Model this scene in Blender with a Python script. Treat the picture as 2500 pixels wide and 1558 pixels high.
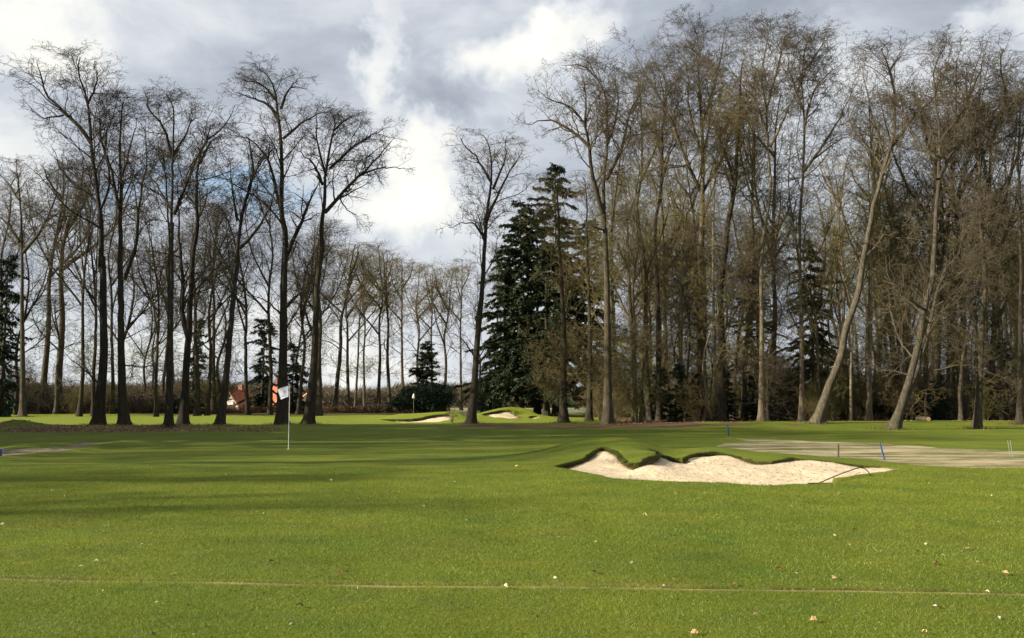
import bpy, math, random
import numpy as np
from mathutils import Vector, Euler
R = math.radians
PI = math.pi
for o in list(bpy.data.objects): bpy.data.objects.remove(o)
sc = bpy.context.scene
COL = sc.collection

# ------------------------------------------------------------------ camera, world, sun, exposure
F = 2165.0                       # focal length in pixels of the 2500 px wide photograph
PITCH = math.atan(200 / F)
EYE = 1.6
cam_d = bpy.data.cameras.new('camera'); cam = bpy.data.objects.new('camera', cam_d); COL.objects.link(cam)
cam.location = (0, 0, EYE); cam.rotation_euler = (PI / 2 + PITCH, 0, 0)
cam_d.sensor_width = 36; cam_d.lens = 36 * F / 2500; cam_d.clip_end = 3000; cam_d.clip_start = 0.1
sc.camera = cam
SUN_EL, SUN_AZ = 22.0, 15.0      # elevation; degrees behind the left-hand side
to_sun = Vector((-math.cos(R(SUN_AZ)) * math.cos(R(SUN_EL)), -math.sin(R(SUN_AZ)) * math.cos(R(SUN_EL)), math.sin(R(SUN_EL))))
sd = bpy.data.lights.new('sun', 'SUN'); sun = bpy.data.objects.new('sun', sd); COL.objects.link(sun)
sd.energy = 5.0; sd.angle = R(0.5); sd.color = (1.0, 0.90, 0.74)
sun.rotation_euler = to_sun.to_track_quat('Z', 'Y').to_euler()
vs = sc.view_settings
vs.view_transform = 'Standard'; vs.look = 'None'; vs.gamma = 1; vs.use_curve_mapping = False; vs.exposure = 1.2

def px_dir(px, py):
    """world direction through a pixel of the 2500 x 1558 photograph"""
    x, y = (px - 1250) / F, (779 - py) / F
    c, s = math.cos(PITCH), math.sin(PITCH)
    return np.array([x, c - s * y, s + c * y])
def at(px, py, d):
    v = px_dir(px, py); v = v * (d / v[1]); return np.array([v[0], d, EYE + v[2]])
def gnd(px, py, z=0.0):
    v = px_dir(px, py); k = (z - EYE) / v[2]; return np.array([v[0] * k, v[1] * k, z])

class NT:
    """small node helper"""
    def __init__(s, nt): s.nt = nt; s.n = nt.nodes; s.l = nt.links
    def node(s, t, **kw):
        n = s.n.new(t)
        for k, v in kw.items():
            if k.startswith('_'): setattr(n, k[1:], v)
            else: n.inputs[k.replace('__', ' ')].default_value = v
        return n
    def link(s, a, b): s.l.new(a, b)
    def val(s, inp, v):
        if hasattr(v, 'links') or isinstance(v, bpy.types.NodeSocket): s.l.new(v, inp)
        else: inp.default_value = v
    def math(s, op, a, b=0.0, c=0.0, clamp=False):
        n = s.n.new('ShaderNodeMath'); n.operation = op; n.use_clamp = clamp
        s.val(n.inputs[0], a); s.val(n.inputs[1], b); s.val(n.inputs[2], c); return n.outputs[0]
    def mix(s, f, a, b, mode='MIX'):
        n = s.n.new('ShaderNodeMix'); n.data_type = 'RGBA'; n.blend_type = mode
        s.val(n.inputs[0], f)
        for i, v in ((6, a), (7, b)):
            s.val(n.inputs[i], v if isinstance(v, bpy.types.NodeSocket) else (*v, 1) if len(v) == 3 else v)
        return n.outputs[2]
    def noise(s, vec, scale, detail=4, rough=0.55, dist=0.0):
        n = s.n.new('ShaderNodeTexNoise'); n.inputs['Scale'].default_value = scale
        n.inputs['Detail'].default_value = detail; n.inputs['Roughness'].default_value = rough; n.inputs['Distortion'].default_value = dist
        if vec is not None: s.l.new(vec, n.inputs['Vector'])
        return n.outputs[0]
    def mapr(s, v, a, b, c=0.0, d=1.0, smooth=True):
        n = s.n.new('ShaderNodeMapRange'); n.interpolation_type = 'SMOOTHSTEP' if smooth else 'LINEAR'
        s.val(n.inputs[0], v)
        for i, q in enumerate((a, b, c, d)): n.inputs[i + 1].default_value = q
        return n.outputs[0]
    def mapping(s, vec, scale=(1, 1, 1), rot=(0, 0, 0)):
        n = s.n.new('ShaderNodeMapping'); n.inputs['Scale'].default_value = scale; n.inputs['Rotation'].default_value = rot
        s.l.new(vec, n.inputs['Vector']); return n.outputs[0]
    def ramp(s, v, stops):
        n = s.n.new('ShaderNodeValToRGB'); s.l.new(v, n.inputs[0]); e = n.color_ramp.elements
        while len(e) < len(stops): e.new(0.5)
        for i, (p, c) in enumerate(stops): e[i].position = p; e[i].color = (*c, 1)
        return n.outputs[0]

# ---- world: Nishita sky seen through broken cloud, laid out by compass direction
world = bpy.data.worlds.new('World'); sc.world = world; world.use_nodes = True
W = NT(world.node_tree); W.n.clear()
out = W.node('ShaderNodeOutputWorld')
sky = W.node('ShaderNodeTexSky', _sky_type='NISHITA', _sun_disc=False, _sun_elevation=R(SUN_EL))
sky.sun_rotation = math.atan2(to_sun.x, to_sun.y); sky.air_density = 1.0; sky.dust_density = 1.5
bg_sky = W.node('ShaderNodeBackground', Strength=0.09); W.link(sky.outputs[0], bg_sky.inputs[0])
tc = W.node('ShaderNodeTexCoord'); sep = W.node('ShaderNodeSeparateXYZ'); W.link(tc.outputs['Generated'], sep.inputs[0])
az = W.math('ARCTAN2', sep.outputs[0], sep.outputs[1]); el = W.math('ARCSINE', sep.outputs[2])
comb = W.node('ShaderNodeCombineXYZ'); W.link(az, comb.inputs[0]); W.link(el, comb.inputs[1])
ae = comb.outputs[0]
wn = W.node('ShaderNodeTexNoise', Scale=7.0, Detail=5.0, Roughness=0.6); W.link(ae, wn.inputs['Vector'])
off = W.node('ShaderNodeVectorMath', _operation='SUBTRACT'); W.link(wn.outputs['Color'], off.inputs[0]); off.inputs[1].default_value = (.5, .5, .5)
scl = W.node('ShaderNodeVectorMath', _operation='SCALE'); W.link(off.outputs[0], scl.inputs[0]); scl.inputs['Scale'].default_value = 0.20
aed = W.node('ShaderNodeVectorMath', _operation='ADD'); W.link(ae, aed.inputs[0]); W.link(scl.outputs[0], aed.inputs[1])
def aepx(px, py):
    v = px_dir(px, py); v /= np.linalg.norm(v); return math.atan2(v[0], v[1]), math.asin(v[2])
def blob(px, py, rx, ry, amp, rot=0):
    a, e = aepx(px, py)
    m = W.node('ShaderNodeMapping', _vector_type='TEXTURE'); W.link(aed.outputs[0], m.inputs[0])
    m.inputs['Location'].default_value = (a, e, 0); m.inputs['Rotation'].default_value = (0, 0, R(rot))
    m.inputs['Scale'].default_value = (rx / F, ry / F, 1000)
    ln = W.node('ShaderNodeVectorMath', _operation='LENGTH'); W.link(m.outputs[0], ln.inputs[0])
    return W.mapr(ln.outputs['Value'], 1.0, 0.15, 0, amp)
cl = W.noise(W.mapping(ae, (1, 2.0, 1)), 4.5, 7, 0.58, 0.3)
tot = W.math('MULTIPLY_ADD', W.math('SUBTRACT', cl, 0.5), 1.35, 0.405)
BLOBS = [(40, 60, 260, 150, .75, 0), (0, 330, 200, 120, .35, 0), (1250, 130, 260, 120, .75, 25), (1380, 50, 180, 90, .5, 20),
         (1010, 420, 120, 180, .65, 20), (930, 540, 190, 110, .65, 15), (960, 130, 60, 170, .45, 0), (980, 520, 420, 330, .22, 0),
         (1080, 260, 170, 110, -.26, -20), (1060, 470, 150, 110, -.12, 0), (640, 170, 430, 150, -.17, 8), (1800, 50, 460, 110, -.34, 3),
         (2480, 60, 160, 90, .55, 20), (2200, 250, 320, 110, .12, 0), (1750, 250, 300, 150, .10, 0), (700, 820, 900, 180, .30, 0), (950, 900, 300, 80, .25, 0), (2350, 500, 600, 200, -.05, 0)]
for b in BLOBS: tot = W.math('ADD', tot, blob(*b))
ccol = W.ramp(W.math('MULTIPLY', tot, 0.72, clamp=True), [(0.03, (.185, .208, .245)), (0.24, (.270, .295, .335)), (0.42, (.385, .405, .43)), (0.64, (.495, .50, .485)), (0.95, (.61, .60, .53))])
bg_c = W.node('ShaderNodeBackground', Strength=0.83); W.link(ccol, bg_c.inputs[0])
gap = W.math('ADD', blob(500, 480, 420, 90, .8, 3), blob(640, 520, 180, 60, .4, 0))
gap = W.math('ADD', gap, blob(300, 800, 420, 150, .45, 0)); gap = W.math('ADD', gap, blob(955, 60, 120, 120, .25, 0)); gap = W.math('ADD', gap, blob(1600, 870, 900, 90, .25, 0))
gn = W.noise(W.mapping(ae, (1, 2.5, 1)), 14, 6, 0.6)
gap = W.mapr(W.math('MULTIPLY', gap, W.math('MULTIPLY_ADD', gn, 2.2, -0.25)), 0.12, 0.75, 0, 0.85)
mxs = W.node('ShaderNodeMixShader'); W.link(gap, mxs.inputs[0]); W.link(bg_c.outputs[0], mxs.inputs[1]); W.link(bg_sky.outputs[0], mxs.inputs[2])
W.link(mxs.outputs[0], out.inputs[0])

# ------------------------------------------------------------------ materials
def mat(name):
    m = bpy.data.materials.new(name); m.use_nodes = True; t = NT(m.node_tree)
    b = t.n['Principled BSDF']; b.inputs['Roughness'].default_value = 0.9; b.inputs['Specular IOR Level'].default_value = 0.15
    return m, t, b
def bump(t, b, h, strength, dist):
    n = t.node('ShaderNodeBump', Strength=strength, Distance=dist); t.link(h, n.inputs['Height']); t.link(n.outputs[0], b.inputs['Normal'])
def plain(name, col, rough=0.8, var=0.15, scale=20, metal=0):
    m, t, b = mat(name); tcn = t.node('ShaderNodeTexCoord')
    n = t.noise(tcn.outputs['Object'], scale)
    t.link(t.mix(n, [c * (1 - var) for c in col], [min(1, c * (1 + var)) for c in col]), b.inputs['Base Color'])
    b.inputs['Roughness'].default_value = rough; b.inputs['Metallic'].default_value = metal
    return m
def bark(name, dark, light, moss=(0.07, 0.075, 0.02), mossy=0.4, pale=0.5):
    m, t, b = mat(name); g = t.node('ShaderNodeNewGeometry'); p = g.outputs['Position']
    a = t.noise(t.mapping(p, (5, 5, 0.8)), 2.2, 6, 0.65)
    f = t.noise(t.mapping(p, (9, 9, 1.6)), 3.0, 4, 0.7)
    big = t.noise(t.mapping(p, (1, 1, .35)), 1.1, 3, 0.6); blo = t.noise(t.mapping(p, (1, 1, .5)), 3.2, 4, 0.7)
    c = t.mix(t.mapr(a, 0.35, 0.68), dark, light)
    c = t.mix(t.math('MULTIPLY', t.mapr(big, .42, .68), mossy), c, moss)
    c = t.mix(t.math('MULTIPLY', t.mapr(f, .58, .72), 0.35), c, [v * .35 for v in dark])
    c = t.mix(t.math('MULTIPLY', t.mapr(blo, .42, .62), .45), c, [v * .45 for v in light])
    oi = t.node('ShaderNodeObjectInfo'); hv = t.mapr(oi.outputs['Random'], 0, 1, .8, 1.2, False)
    k = t.node('ShaderNodeVectorMath', _operation='SCALE'); t.link(c, k.inputs[0]); t.link(hv, k.inputs['Scale'])
    t.link(k.outputs[0], b.inputs['Base Color']); bump(t, b, t.math('ADD', f, blo), 1.0, 0.09)
    return m
BARK = bark('bark', (.050, .040, .028), (.125, .10, .07))
BARK_DARK = bark('dark_bark', (.028, .023, .017), (.070, .056, .040), mossy=.5, moss=(.04, .042, .015))
BARK_PALE = bark('pale_bark', (.080, .064, .042), (.27, .22, .15), moss=(.14, .135, .05), mossy=.45)
BARK_LEAN = bark('furrowed_grey_bark', (.040, .033, .025), (.130, .108, .078), moss=(.10, .095, .04), mossy=.4)
def twigmat(name, a, bcol):
    m, t, b = mat(name); g = t.node('ShaderNodeNewGeometry'); n = t.noise(g.outputs['Position'], 0.9, 3)
    t.link(t.mix(t.mapr(n, .3, .7), a, bcol), b.inputs['Base Color']); return m
TWIG = twigmat('twig_bark', (.064, .050, .031), (.088, .073, .044))
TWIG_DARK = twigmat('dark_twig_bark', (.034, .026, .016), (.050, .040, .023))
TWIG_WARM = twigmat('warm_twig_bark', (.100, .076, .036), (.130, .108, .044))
TWIG_MOSS = twigmat('mossy_twig_bark', (.100, .088, .032), (.128, .122, .036))
def foliage(name, a, bcol, trans=0.0):
    m, t, b = mat(name); g = t.node('ShaderNodeNewGeometry'); n = t.noise(g.outputs['Position'], 1.3, 4)
    n2 = t.noise(g.outputs['Position'], 9, 2)
    t.link(t.mix(t.mapr(t.math('MULTIPLY_ADD', n2, .5, t.math('MULTIPLY', n, .6)), .35, .75), a, bcol), b.inputs['Base Color'])
    b.inputs['Roughness'].default_value = 0.6
    return m
NEEDLE = foliage('spruce_needles', (.013, .021, .010), (.046, .060, .026))
EVER = foliage('evergreen_leaves', (.010, .020, .012), (.030, .048, .024))
HOLLY = foliage('mossy_evergreen', (.020, .034, .012), (.055, .075, .026))

# ------------------------------------------------------------------ mesh helpers
def new_mesh(name, verts, faces_list, mats, smooth=True, mat_ids=None):
    """faces_list: list of (n,k) int arrays"""
    me = bpy.data.meshes.new(name)
    verts = np.asarray(verts, dtype=np.float32)
    loops = np.concatenate([f.ravel() for f in faces_list]).astype(np.int32)
    tot = np.concatenate([np.full(len(f), f.shape[1], np.int32) for f in faces_list])
    st = np.zeros(len(tot), np.int32); st[1:] = np.cumsum(tot)[:-1]
    me.vertices.add(len(verts)); me.vertices.foreach_set('co', verts.ravel())
    me.loops.add(len(loops)); me.loops.foreach_set('vertex_index', loops)
    me.polygons.add(len(tot)); me.polygons.foreach_set('loop_start', st); me.polygons.foreach_set('loop_total', tot)
    for m in mats: me.materials.append(m)
    if mat_ids is not None: me.polygons.foreach_set('material_index', np.asarray(mat_ids, np.int32))
    me.update(calc_edges=True)
    me.polygons.foreach_set('use_smooth', np.full(len(tot), smooth))
    return me
def link(name, me, parent=None, loc=None):
    o = bpy.data.objects.new(name, me); COL.objects.link(o)
    if parent: o.parent = parent
    if loc is not None: o.location = loc
    return o
def tag(o, label=None, cat=None, group=None, kind=None):
    if label: o['label'] = label
    if cat: o['category'] = cat
    if group: o['group'] = group
    if kind: o['kind'] = kind
    return o
def empty(name, loc, label, cat, group=None, rz=0.0):
    o = bpy.data.objects.new(name, None); COL.objects.link(o); o.location = loc; o.rotation_euler = (0, 0, rz)
    o.empty_display_size = 0.2
    return tag(o, label, cat, group)
class Geo:
    def __init__(s): s.v = []; s.f = {}; s.n = 0
    def add(s, v, f):
        s.v.append(v); s.f.setdefault(f.shape[1], []).append(f + s.n); s.n += len(v)
    def mesh(s, name, mats, smooth=True):
        return new_mesh(name, np.concatenate(s.v), [np.concatenate(x) for x in s.f.values()], mats, smooth)
def nrm(v): return v / np.maximum(np.linalg.norm(v, axis=-1, keepdims=True), 1e-9)
def tubes(P, Rr, S, flare=None, lump=0.0, seed=0):
    """P (N,K,3), Rr (N,K) -> verts, quads"""
    N, K, _ = P.shape
    T = np.empty_like(P); T[:, 1:-1] = P[:, 2:] - P[:, :-2]; T[:, 0] = P[:, 1] - P[:, 0]; T[:, -1] = P[:, -1] - P[:, -2]
    T = nrm(T)
    ref = np.where(np.abs(T[:, :1, 2:3]) > .9, np.array([[[1., 0, 0]]]), np.array([[[0., 0, 1]]]))
    ref = np.broadcast_to(ref, T.shape)
    A = nrm(np.cross(T, ref)); B = np.cross(T, A)
    th = np.arange(S) * 2 * PI / S
    rad = Rr[:, :, None] * np.ones(S)
    if flare is not None: rad = rad * flare
    if lump:
        rs = np.random.RandomState(seed); rad = rad * (1 + lump * rs.uniform(-1, 1, rad.shape))
    V = P[:, :, None, :] + rad[..., None] * (np.cos(th)[None, None, :, None] * A[:, :, None, :] + np.sin(th)[None, None, :, None] * B[:, :, None, :])
    n = np.arange(N)[:, None, None] * K * S; k = np.arange(K - 1)[None, :, None] * S; s_ = np.arange(S)[None, None, :]; s2 = (s_ + 1) % S
    a = n + k + s_; b = n + k + s2
    f = np.stack([a, b, b + S, a + S], -1).reshape(-1, 4)
    return V.reshape(-1, 3), f
def spikes(A, B, r, rng):
    """three-sided tapering twigs from A to B (N,3)"""
    N = len(A); T = nrm(B - A)
    u = nrm(np.cross(T, rng.normal(size=(N, 3)))); w = np.cross(T, u)
    V = np.empty((N, 4, 3)); rr = np.broadcast_to(r, (N,))[:, None]
    for i in range(3):
        a = i * 2 * PI / 3; V[:, i] = A + rr * (math.cos(a) * u + math.sin(a) * w)
    V[:, 3] = B
    n = np.arange(N)[:, None] * 4
    f = np.concatenate([n + np.array([[0, 1, 3]]), n + np.array([[1, 2, 3]]), n + np.array([[2, 0, 3]])])
    return V.reshape(-1, 3), f
def resample(pts, K, jitter=0.0, rng=None):
    pts = np.asarray(pts, float)
    d = np.r_[0, np.cumsum(np.linalg.norm(np.diff(pts, axis=0), axis=1))]
    t = np.linspace(0, d[-1], K)
    # Catmull-like smoothing: cubic Hermite with finite-difference slopes
    m = np.gradient(pts, d, axis=0) if len(pts) > 2 else np.tile((pts[1] - pts[0]) / d[-1], (2, 1))
    i = np.clip(np.searchsorted(d, t, side='right') - 1, 0, len(pts) - 2)
    h = (d[i + 1] - d[i])[:, None]; s = (t - d[i])[:, None] / h
    q = (2 * s**3 - 3 * s**2 + 1) * pts[i] + (s**3 - 2 * s**2 + s) * h * m[i] + (-2 * s**3 + 3 * s**2) * pts[i + 1] + (s**3 - s**2) * h * m[i + 1]
    if jitter: q[1:] += rng.normal(0, jitter, (K - 1, 3)) * np.linspace(.3, 1, K - 1)[:, None]
    return q
def spawn(P, Rr, rng, dens, t0, t1, ang, ang_sd, ratio, lmin, lmax, K, rr, wig, trop, rtip, tpow=0.9, fall=.6, up0=0.0, extra=0):
    N, KP, _ = P.shape
    L = np.linalg.norm(np.diff(P, axis=1), axis=2).sum(1)
    n = np.floor(dens * L * (t1 - t0) + rng.uniform(0, 1, N)).astype(int) + extra
    idx = np.repeat(np.arange(N), n); M = len(idx)
    t = t0 + (t1 - t0) * rng.uniform(0, 1, M) ** tpow
    f = t * (KP - 1); i = np.minimum(f.astype(int), KP - 2); fr = (f - i)[:, None]
    A = P[idx, i]; B = P[idx, i + 1]; pos = A * (1 - fr) + B * fr; T = nrm(B - A)
    rp = Rr[idx, i] * (1 - fr[:, 0]) + Rr[idx, i + 1] * fr[:, 0]
    pr = nrm(np.cross(T, rng.normal(size=(M, 3))))
    if up0: pr = nrm(pr + np.array([0, 0, up0]))
    a = np.radians(np.clip(rng.normal(ang, ang_sd, M), 8, 100))[:, None]
    d = nrm(np.cos(a) * T + np.sin(a) * pr)
    ln = np.clip(L[idx] * ratio * (1 - fall * t) * rng.uniform(.55, 1.25, M), lmin, lmax)
    r0 = np.minimum(np.maximum(rp * rr * rng.uniform(.75, 1.1, M), rtip * 1.3), rp * .95)
    C = np.empty((M, K, 3)); C[:, 0] = pos; st = (ln / (K - 1))[:, None]
    dr = rng.normal(0, wig * .5, (M, 3))
    for k in range(1, K):
        dr = dr * .4 + rng.normal(0, wig, (M, 3))
        d = nrm(d + dr + np.array([0, 0, trop]))
        C[:, k] = C[:, k - 1] + d * st
    Q = np.minimum(r0, r0)[:, None] * (1 - np.linspace(0, 1, K)[None] ** 1.1) + rtip * np.linspace(0, 1, K)[None]
    return C, Q

def flare_arr(K, S, zs, amt, rng):
    th = np.arange(S) * 2 * PI / S
    lob = 1 + .35 * np.cos(th * rng.integers(3, 6) + rng.uniform(0, 6)) + .15 * np.cos(th * 2 + rng.uniform(0, 6))
    e = np.exp(-zs / .38)[:, None] + .35 * np.exp(-zs / 1.3)[:, None]
    return (1 + amt * e * lob[None])[None]

DETAIL = 1.0
def crown_geo(L1, rng, dens=1.0, fine=1.0, wig=.16, droop=0.0, tip=.0095, zmax=None, skip=0):
    """L1: list of (P(K),R(K)) main limbs sharing K; returns Geo"""
    g = Geo()
    P1 = np.stack([p for p, r in L1]); R1 = np.stack([r for p, r in L1])
    v, f = tubes(P1[skip:], R1[skip:], 6); g.add(v, f)
    P2, R2 = spawn(P1, R1, rng, 1.35 * dens, .1, 1, 47, 13, .5, 1.3, 5.6, 8, .55, wig * 1.1, .025 - droop, .008, fall=.5, extra=2)
    v, f = tubes(P2, R2, 4); g.add(v, f)
    P3, R3 = spawn(P2, R2, rng, 2.2 * dens, .12, 1, 48, 15, .5, .7, 2.3, 6, .58, wig * 1.1, .02 - droop, .007, fall=.45, extra=1)
    v, f = tubes(P3, R3, 3); g.add(v, f)
    P4, R4 = spawn(P3, R3, rng, 3.8 * dens * fine, .1, 1, 48, 15, .55, .4, 1.2, 4, .6, wig * 1.25, .03, .0065, extra=1)
    v, f = tubes(P4, R4, 3); g.add(v, f)
    P5, R5 = spawn(P4, R4, rng, 5.0 * fine, .15, 1, 42, 12, .6, .2, .55, 2, .8, .05, .04, .005)
    v, f = spikes(P5[:, 0], P5[:, -1], tip, rng); g.add(v, f)
    if zmax: squash(g, zmax)
    return g
def squash(g, zmax):
    zc = zmax * .88; w_ = zmax - zc
    for v in g.v:
        m_ = v[:, 2] > zc; v[m_, 2] = zc + w_ * np.tanh((v[m_, 2] - zc) / w_)

def tree_meshes(trunk_pts, r0, limbs, seed, crown_t=.45, auto=1.0, spread=.34, ang=33, dens=1.0, fine=1.0, wig=.16, tmat=BARK, cmat=TWIG, flare=.48, S=14, low=0, droop=0.0, rtop=.03, tpow=.8):
    """trunk_pts world-relative to the base; limbs: list of (pts, r0). -> trunk mesh, crown mesh"""
    rng = np.random.default_rng(seed)
    K = 34
    P = resample(trunk_pts, K, .035, rng)
    # ease rings toward the base for the root flare
    s = np.linspace(0, 1, K) ** 1.5
    Pi = np.stack([np.interp(s, np.linspace(0, 1, K), P[:, i]) for i in range(3)], 1); P = Pi
    L = np.r_[0, np.cumsum(np.linalg.norm(np.diff(P, axis=0), axis=1))]
    Rr = r0 * (1 - L / L[-1]) ** 1.0 * (1 - .15 * np.minimum(L / 3, 1)) + rtop
    P[0, 2] -= .25
    zmx = max([P[:, 2].max()] + [np.asarray(q_)[:, 2].max() for q_, _ in limbs]) - .8
    tg = Geo(); v, f = tubes(P[None], Rr[None], S, flare_arr(K, S, np.maximum(L, 0), flare, rng), .05, seed); tg.add(v, f)
    L1 = []
    for pts, rr in limbs:
        q = resample(pts, 12, .05, rng); tt = np.linspace(0, 1, 12)
        L1.append((q, rr * .85 * (1 - tt) ** .9 + .014))
    if L1:
        v, f = tubes(np.stack([p for p, r in L1]), np.stack([r for p, r in L1]), 8); tg.add(v, f)
    nh = len(L1)
    if auto > 0:
        Pu = resample(P, 24); Lu = np.linspace(0, 1, 24); Ru = np.interp(Lu, L / L[-1], Rr)
        C, Q = spawn(Pu[None], Ru[None], rng, auto * 1.0, crown_t, .995, ang, 8, spread * 1.2, 1.8, 10, 12, .42, wig * .8, .035, .012, tpow=tpow, fall=.80, extra=3)
        for c, q in zip(C, Q): L1.append((c, q))
        if low:
            C, Q = spawn(Pu[None], Ru[None], rng, low, .12, crown_t, 75, 12, .16, 1.0, 4.2, 12, .16, wig, -.01, .008, fall=.2)
            for c, q in zip(C, Q): L1.append((c, q))
    # the trunk's own top also carries twigs
    top = resample(P[K // 2 + 6:], 12); L1.append((top, np.full(12, .012)))
    g = crown_geo(L1, rng, dens, fine, wig, droop, zmax=zmx, skip=nh)
    squash(tg, zmx); return tg.mesh('trunk', [tmat]), g.mesh('crown', [cmat])

# ------------------------------------------------------------------ the ground
def tps_fit(c, z, lam=1e-3):
    n = len(c); d = np.linalg.norm(c[:, None] - c[None], axis=2)
    Kk = np.where(d > 0, d**2 * np.log(d + 1e-12), 0) + lam * np.eye(n)
    Pm = np.c_[np.ones(n), c]; A = np.block([[Kk, Pm], [Pm.T, np.zeros((3, 3))]])
    return np.linalg.solve(A, np.r_[z, 0, 0, 0])
def tps_eval(c, w, x, y):
    o = w[-3] + w[-2] * x + w[-1] * y
    for i in range(len(c)):
        d2 = (x - c[i, 0])**2 + (y - c[i, 1])**2
        o = o + w[i] * .5 * d2 * np.log(d2 + 1e-12)
    return o
def poly_sd(poly, x, y):
    """signed distance, negative inside"""
    sh = x.shape; x = x.ravel(); y = y.ravel(); d = np.full(x.shape, 1e9); ins = np.zeros(x.shape, bool)
    n = len(poly)
    for i in range(n):
        ax, ay = poly[i]; bx, by = poly[(i + 1) % n]; ex, ey = bx - ax, by - ay
        t = np.clip(((x - ax) * ex + (y - ay) * ey) / (ex * ex + ey * ey + 1e-12), 0, 1)
        d = np.minimum(d, np.hypot(x - ax - t * ex, y - ay - t * ey))
        c = ((ay > y) != (by > y)) & (x < ex * (y - ay) / (ey + 1e-12) + ax); ins ^= c
    return np.where(ins, -d, d).reshape(sh)
def vnoise(x, y, s, seed=0):
    """cheap smooth value noise"""
    rs = np.random.RandomState(seed); G = rs.uniform(-1, 1, (64, 64)); x = x * s + 31.7; y = y * s + 17.3
    xi = np.floor(x).astype(int); yi = np.floor(y).astype(int); fx = x - xi; fy = y - yi; fx = fx * fx * (3 - 2 * fx); fy = fy * fy * (3 - 2 * fy)
    g = lambda a, b: G[a % 64, b % 64]
    return (g(xi, yi) * (1 - fx) + g(xi + 1, yi) * fx) * (1 - fy) + (g(xi, yi + 1) * (1 - fx) + g(xi + 1, yi + 1) * fx) * fy

BUNK = [
 dict(name='near', wall=.15,
  lip=[(1360,1137,21.9),(1385,1131,22.3),(1428,1119,23.0),(1433,1111,23.4),(1450,1102,23.8),(1462,1095,24.1),(1473,1092,24.3),(1482,1095,24.1),(1500,1101,23.4),(1512,1112,22.7),(1520,1122,22.0),(1530,1130,21.4),(1545,1133,21.1),(1560,1129,21.1),(1588,1113,21.7),(1608,1111,22.2),(1606,1103,23.2),(1598,1099,24.2),(1612,1108,24.0),(1640,1117,23.2),(1665,1119,23.0),(1688,1110,23.4),(1720,1104,23.9),(1750,1103,24.0),(1790,1111,23.4),(1844,1125,22.5),(1884,1127,22.2),(1918,1122,22.6),(1938,1116,23.1),(1973,1120,22.8),(2042,1128,22.3),(2101,1136,21.7),(2150,1139,21.5)],
  front=[(2192,1143,21.1),(2150,1151,20.0),(2085,1158,19.3),(2040,1165,18.6),(2024,1177,17.5),(1985,1179,17.3),(1900,1182,17.1),(1840,1182,17.1),(1780,1176,17.6),(1700,1175,17.7),(1600,1172,17.9),(1500,1166,18.5),(1450,1155,19.6),(1400,1146,20.7)],
  surf=[(1290,1108,25),(1330,1101,25.2),(1380,1084,25.3),(1450,1070,25.8),(1500,1067,25.8),(1550,1073,25.5),(1592,1086,25.2),(1480,1080,25.0),(1530,1087,24.2),(1550,1100,23.4),(1560,1113,22.4),(1420,1100,24.3),(1400,1112,23.6),(1340,1120,23.4),(1700,1093,25.2),(1760,1092,25.1),(1850,1103,24.6),(1930,1108,24.2),(2020,1118,23.4),(2120,1130,22.4),(1630,1098,25)],
  flat=[(px,0.0,d) for px,d in ((1250,27.5),(1330,27.4),(1400,27.7),(1450,27.9),(1500,28.0),(1550,27.8),(1600,27.5),(1650,27.0),(1700,26.9),(1760,26.8),(1850,26.6),(1930,26.2),(2020,25.6),(1400,29.5),(1500,29.8),(1600,29.5),(1700,29),(1850,28.6),(2000,28))],
  sand=[(1500,-.10,20.5),(1600,-.16,19.6),(1700,-.16,19.6),(1800,-.17,19.6),(1900,-.17,19.4),(2000,-.12,19.6),(1650,.02,21.8),(1480,.10,22.6),(1750,.03,22),(1850,-.05,21)]),
 dict(name='far_left', wall=.22,
  lip=[(930,1024,72),(960,1024,72.5),(985,1024,72.5),(1005,1023,73),(1030,1020,74),(1045,1016,75),(1070,1012,76.5),(1088,1011,77),(1098,1009,77.5)],
  front=[(1108,1016,74.5),(1108,1022,72),(1085,1026,71),(1070,1030,69.5),(1030,1031,69),(990,1031,69),(960,1028,70.5)],
  surf=[(930,1014,80),(980,1011,80),(1030,1009,80),(1100,1005,80),(1140,1008,80),(1130,1022,74)],
  sand=[(1080,.22,73.5),(1030,-.1,71.3)]),
 dict(name='far_right', wall=.22,
  lip=[(1178,1011,82),(1200,1006,84.5),(1222,1002,86),(1245,1001,86.5),(1252,1006,85),(1262,1012,83),(1275,1014,82)],
  front=[(1272,1019,79.5),(1240,1019.5,79.5),(1210,1018.5,80),(1190,1014,81.5)],
  surf=[(1200,1001,88),(1225,996,89),(1250,994,89),(1275,996,88.5),(1300,1001,88),(1335,1008,87),(1370,1014,85),(1290,1010,84),(1330,1018,81),(1160,1012,83),(1262,1003,87)],
  sand=[(1225,.35,83)]),
 dict(name='far_small', wall=.15,
  lip=[(1290,1019,81.2),(1298,1015.5,83),(1312,1015.5,83)],
  front=[(1318,1020,80.5),(1300,1022,79)],
  surf=[(1300,1011,86)], sand=[]),
]
WALL = ([1360, 1430, 1480, 1530, 1570, 1598, 1606, 1640, 1720, 1884, 1938, 2042, 2190], [.10, .15, .10, .15, .2, .2, .16, .12, .12, .10, .08, .05, .015])
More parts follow.
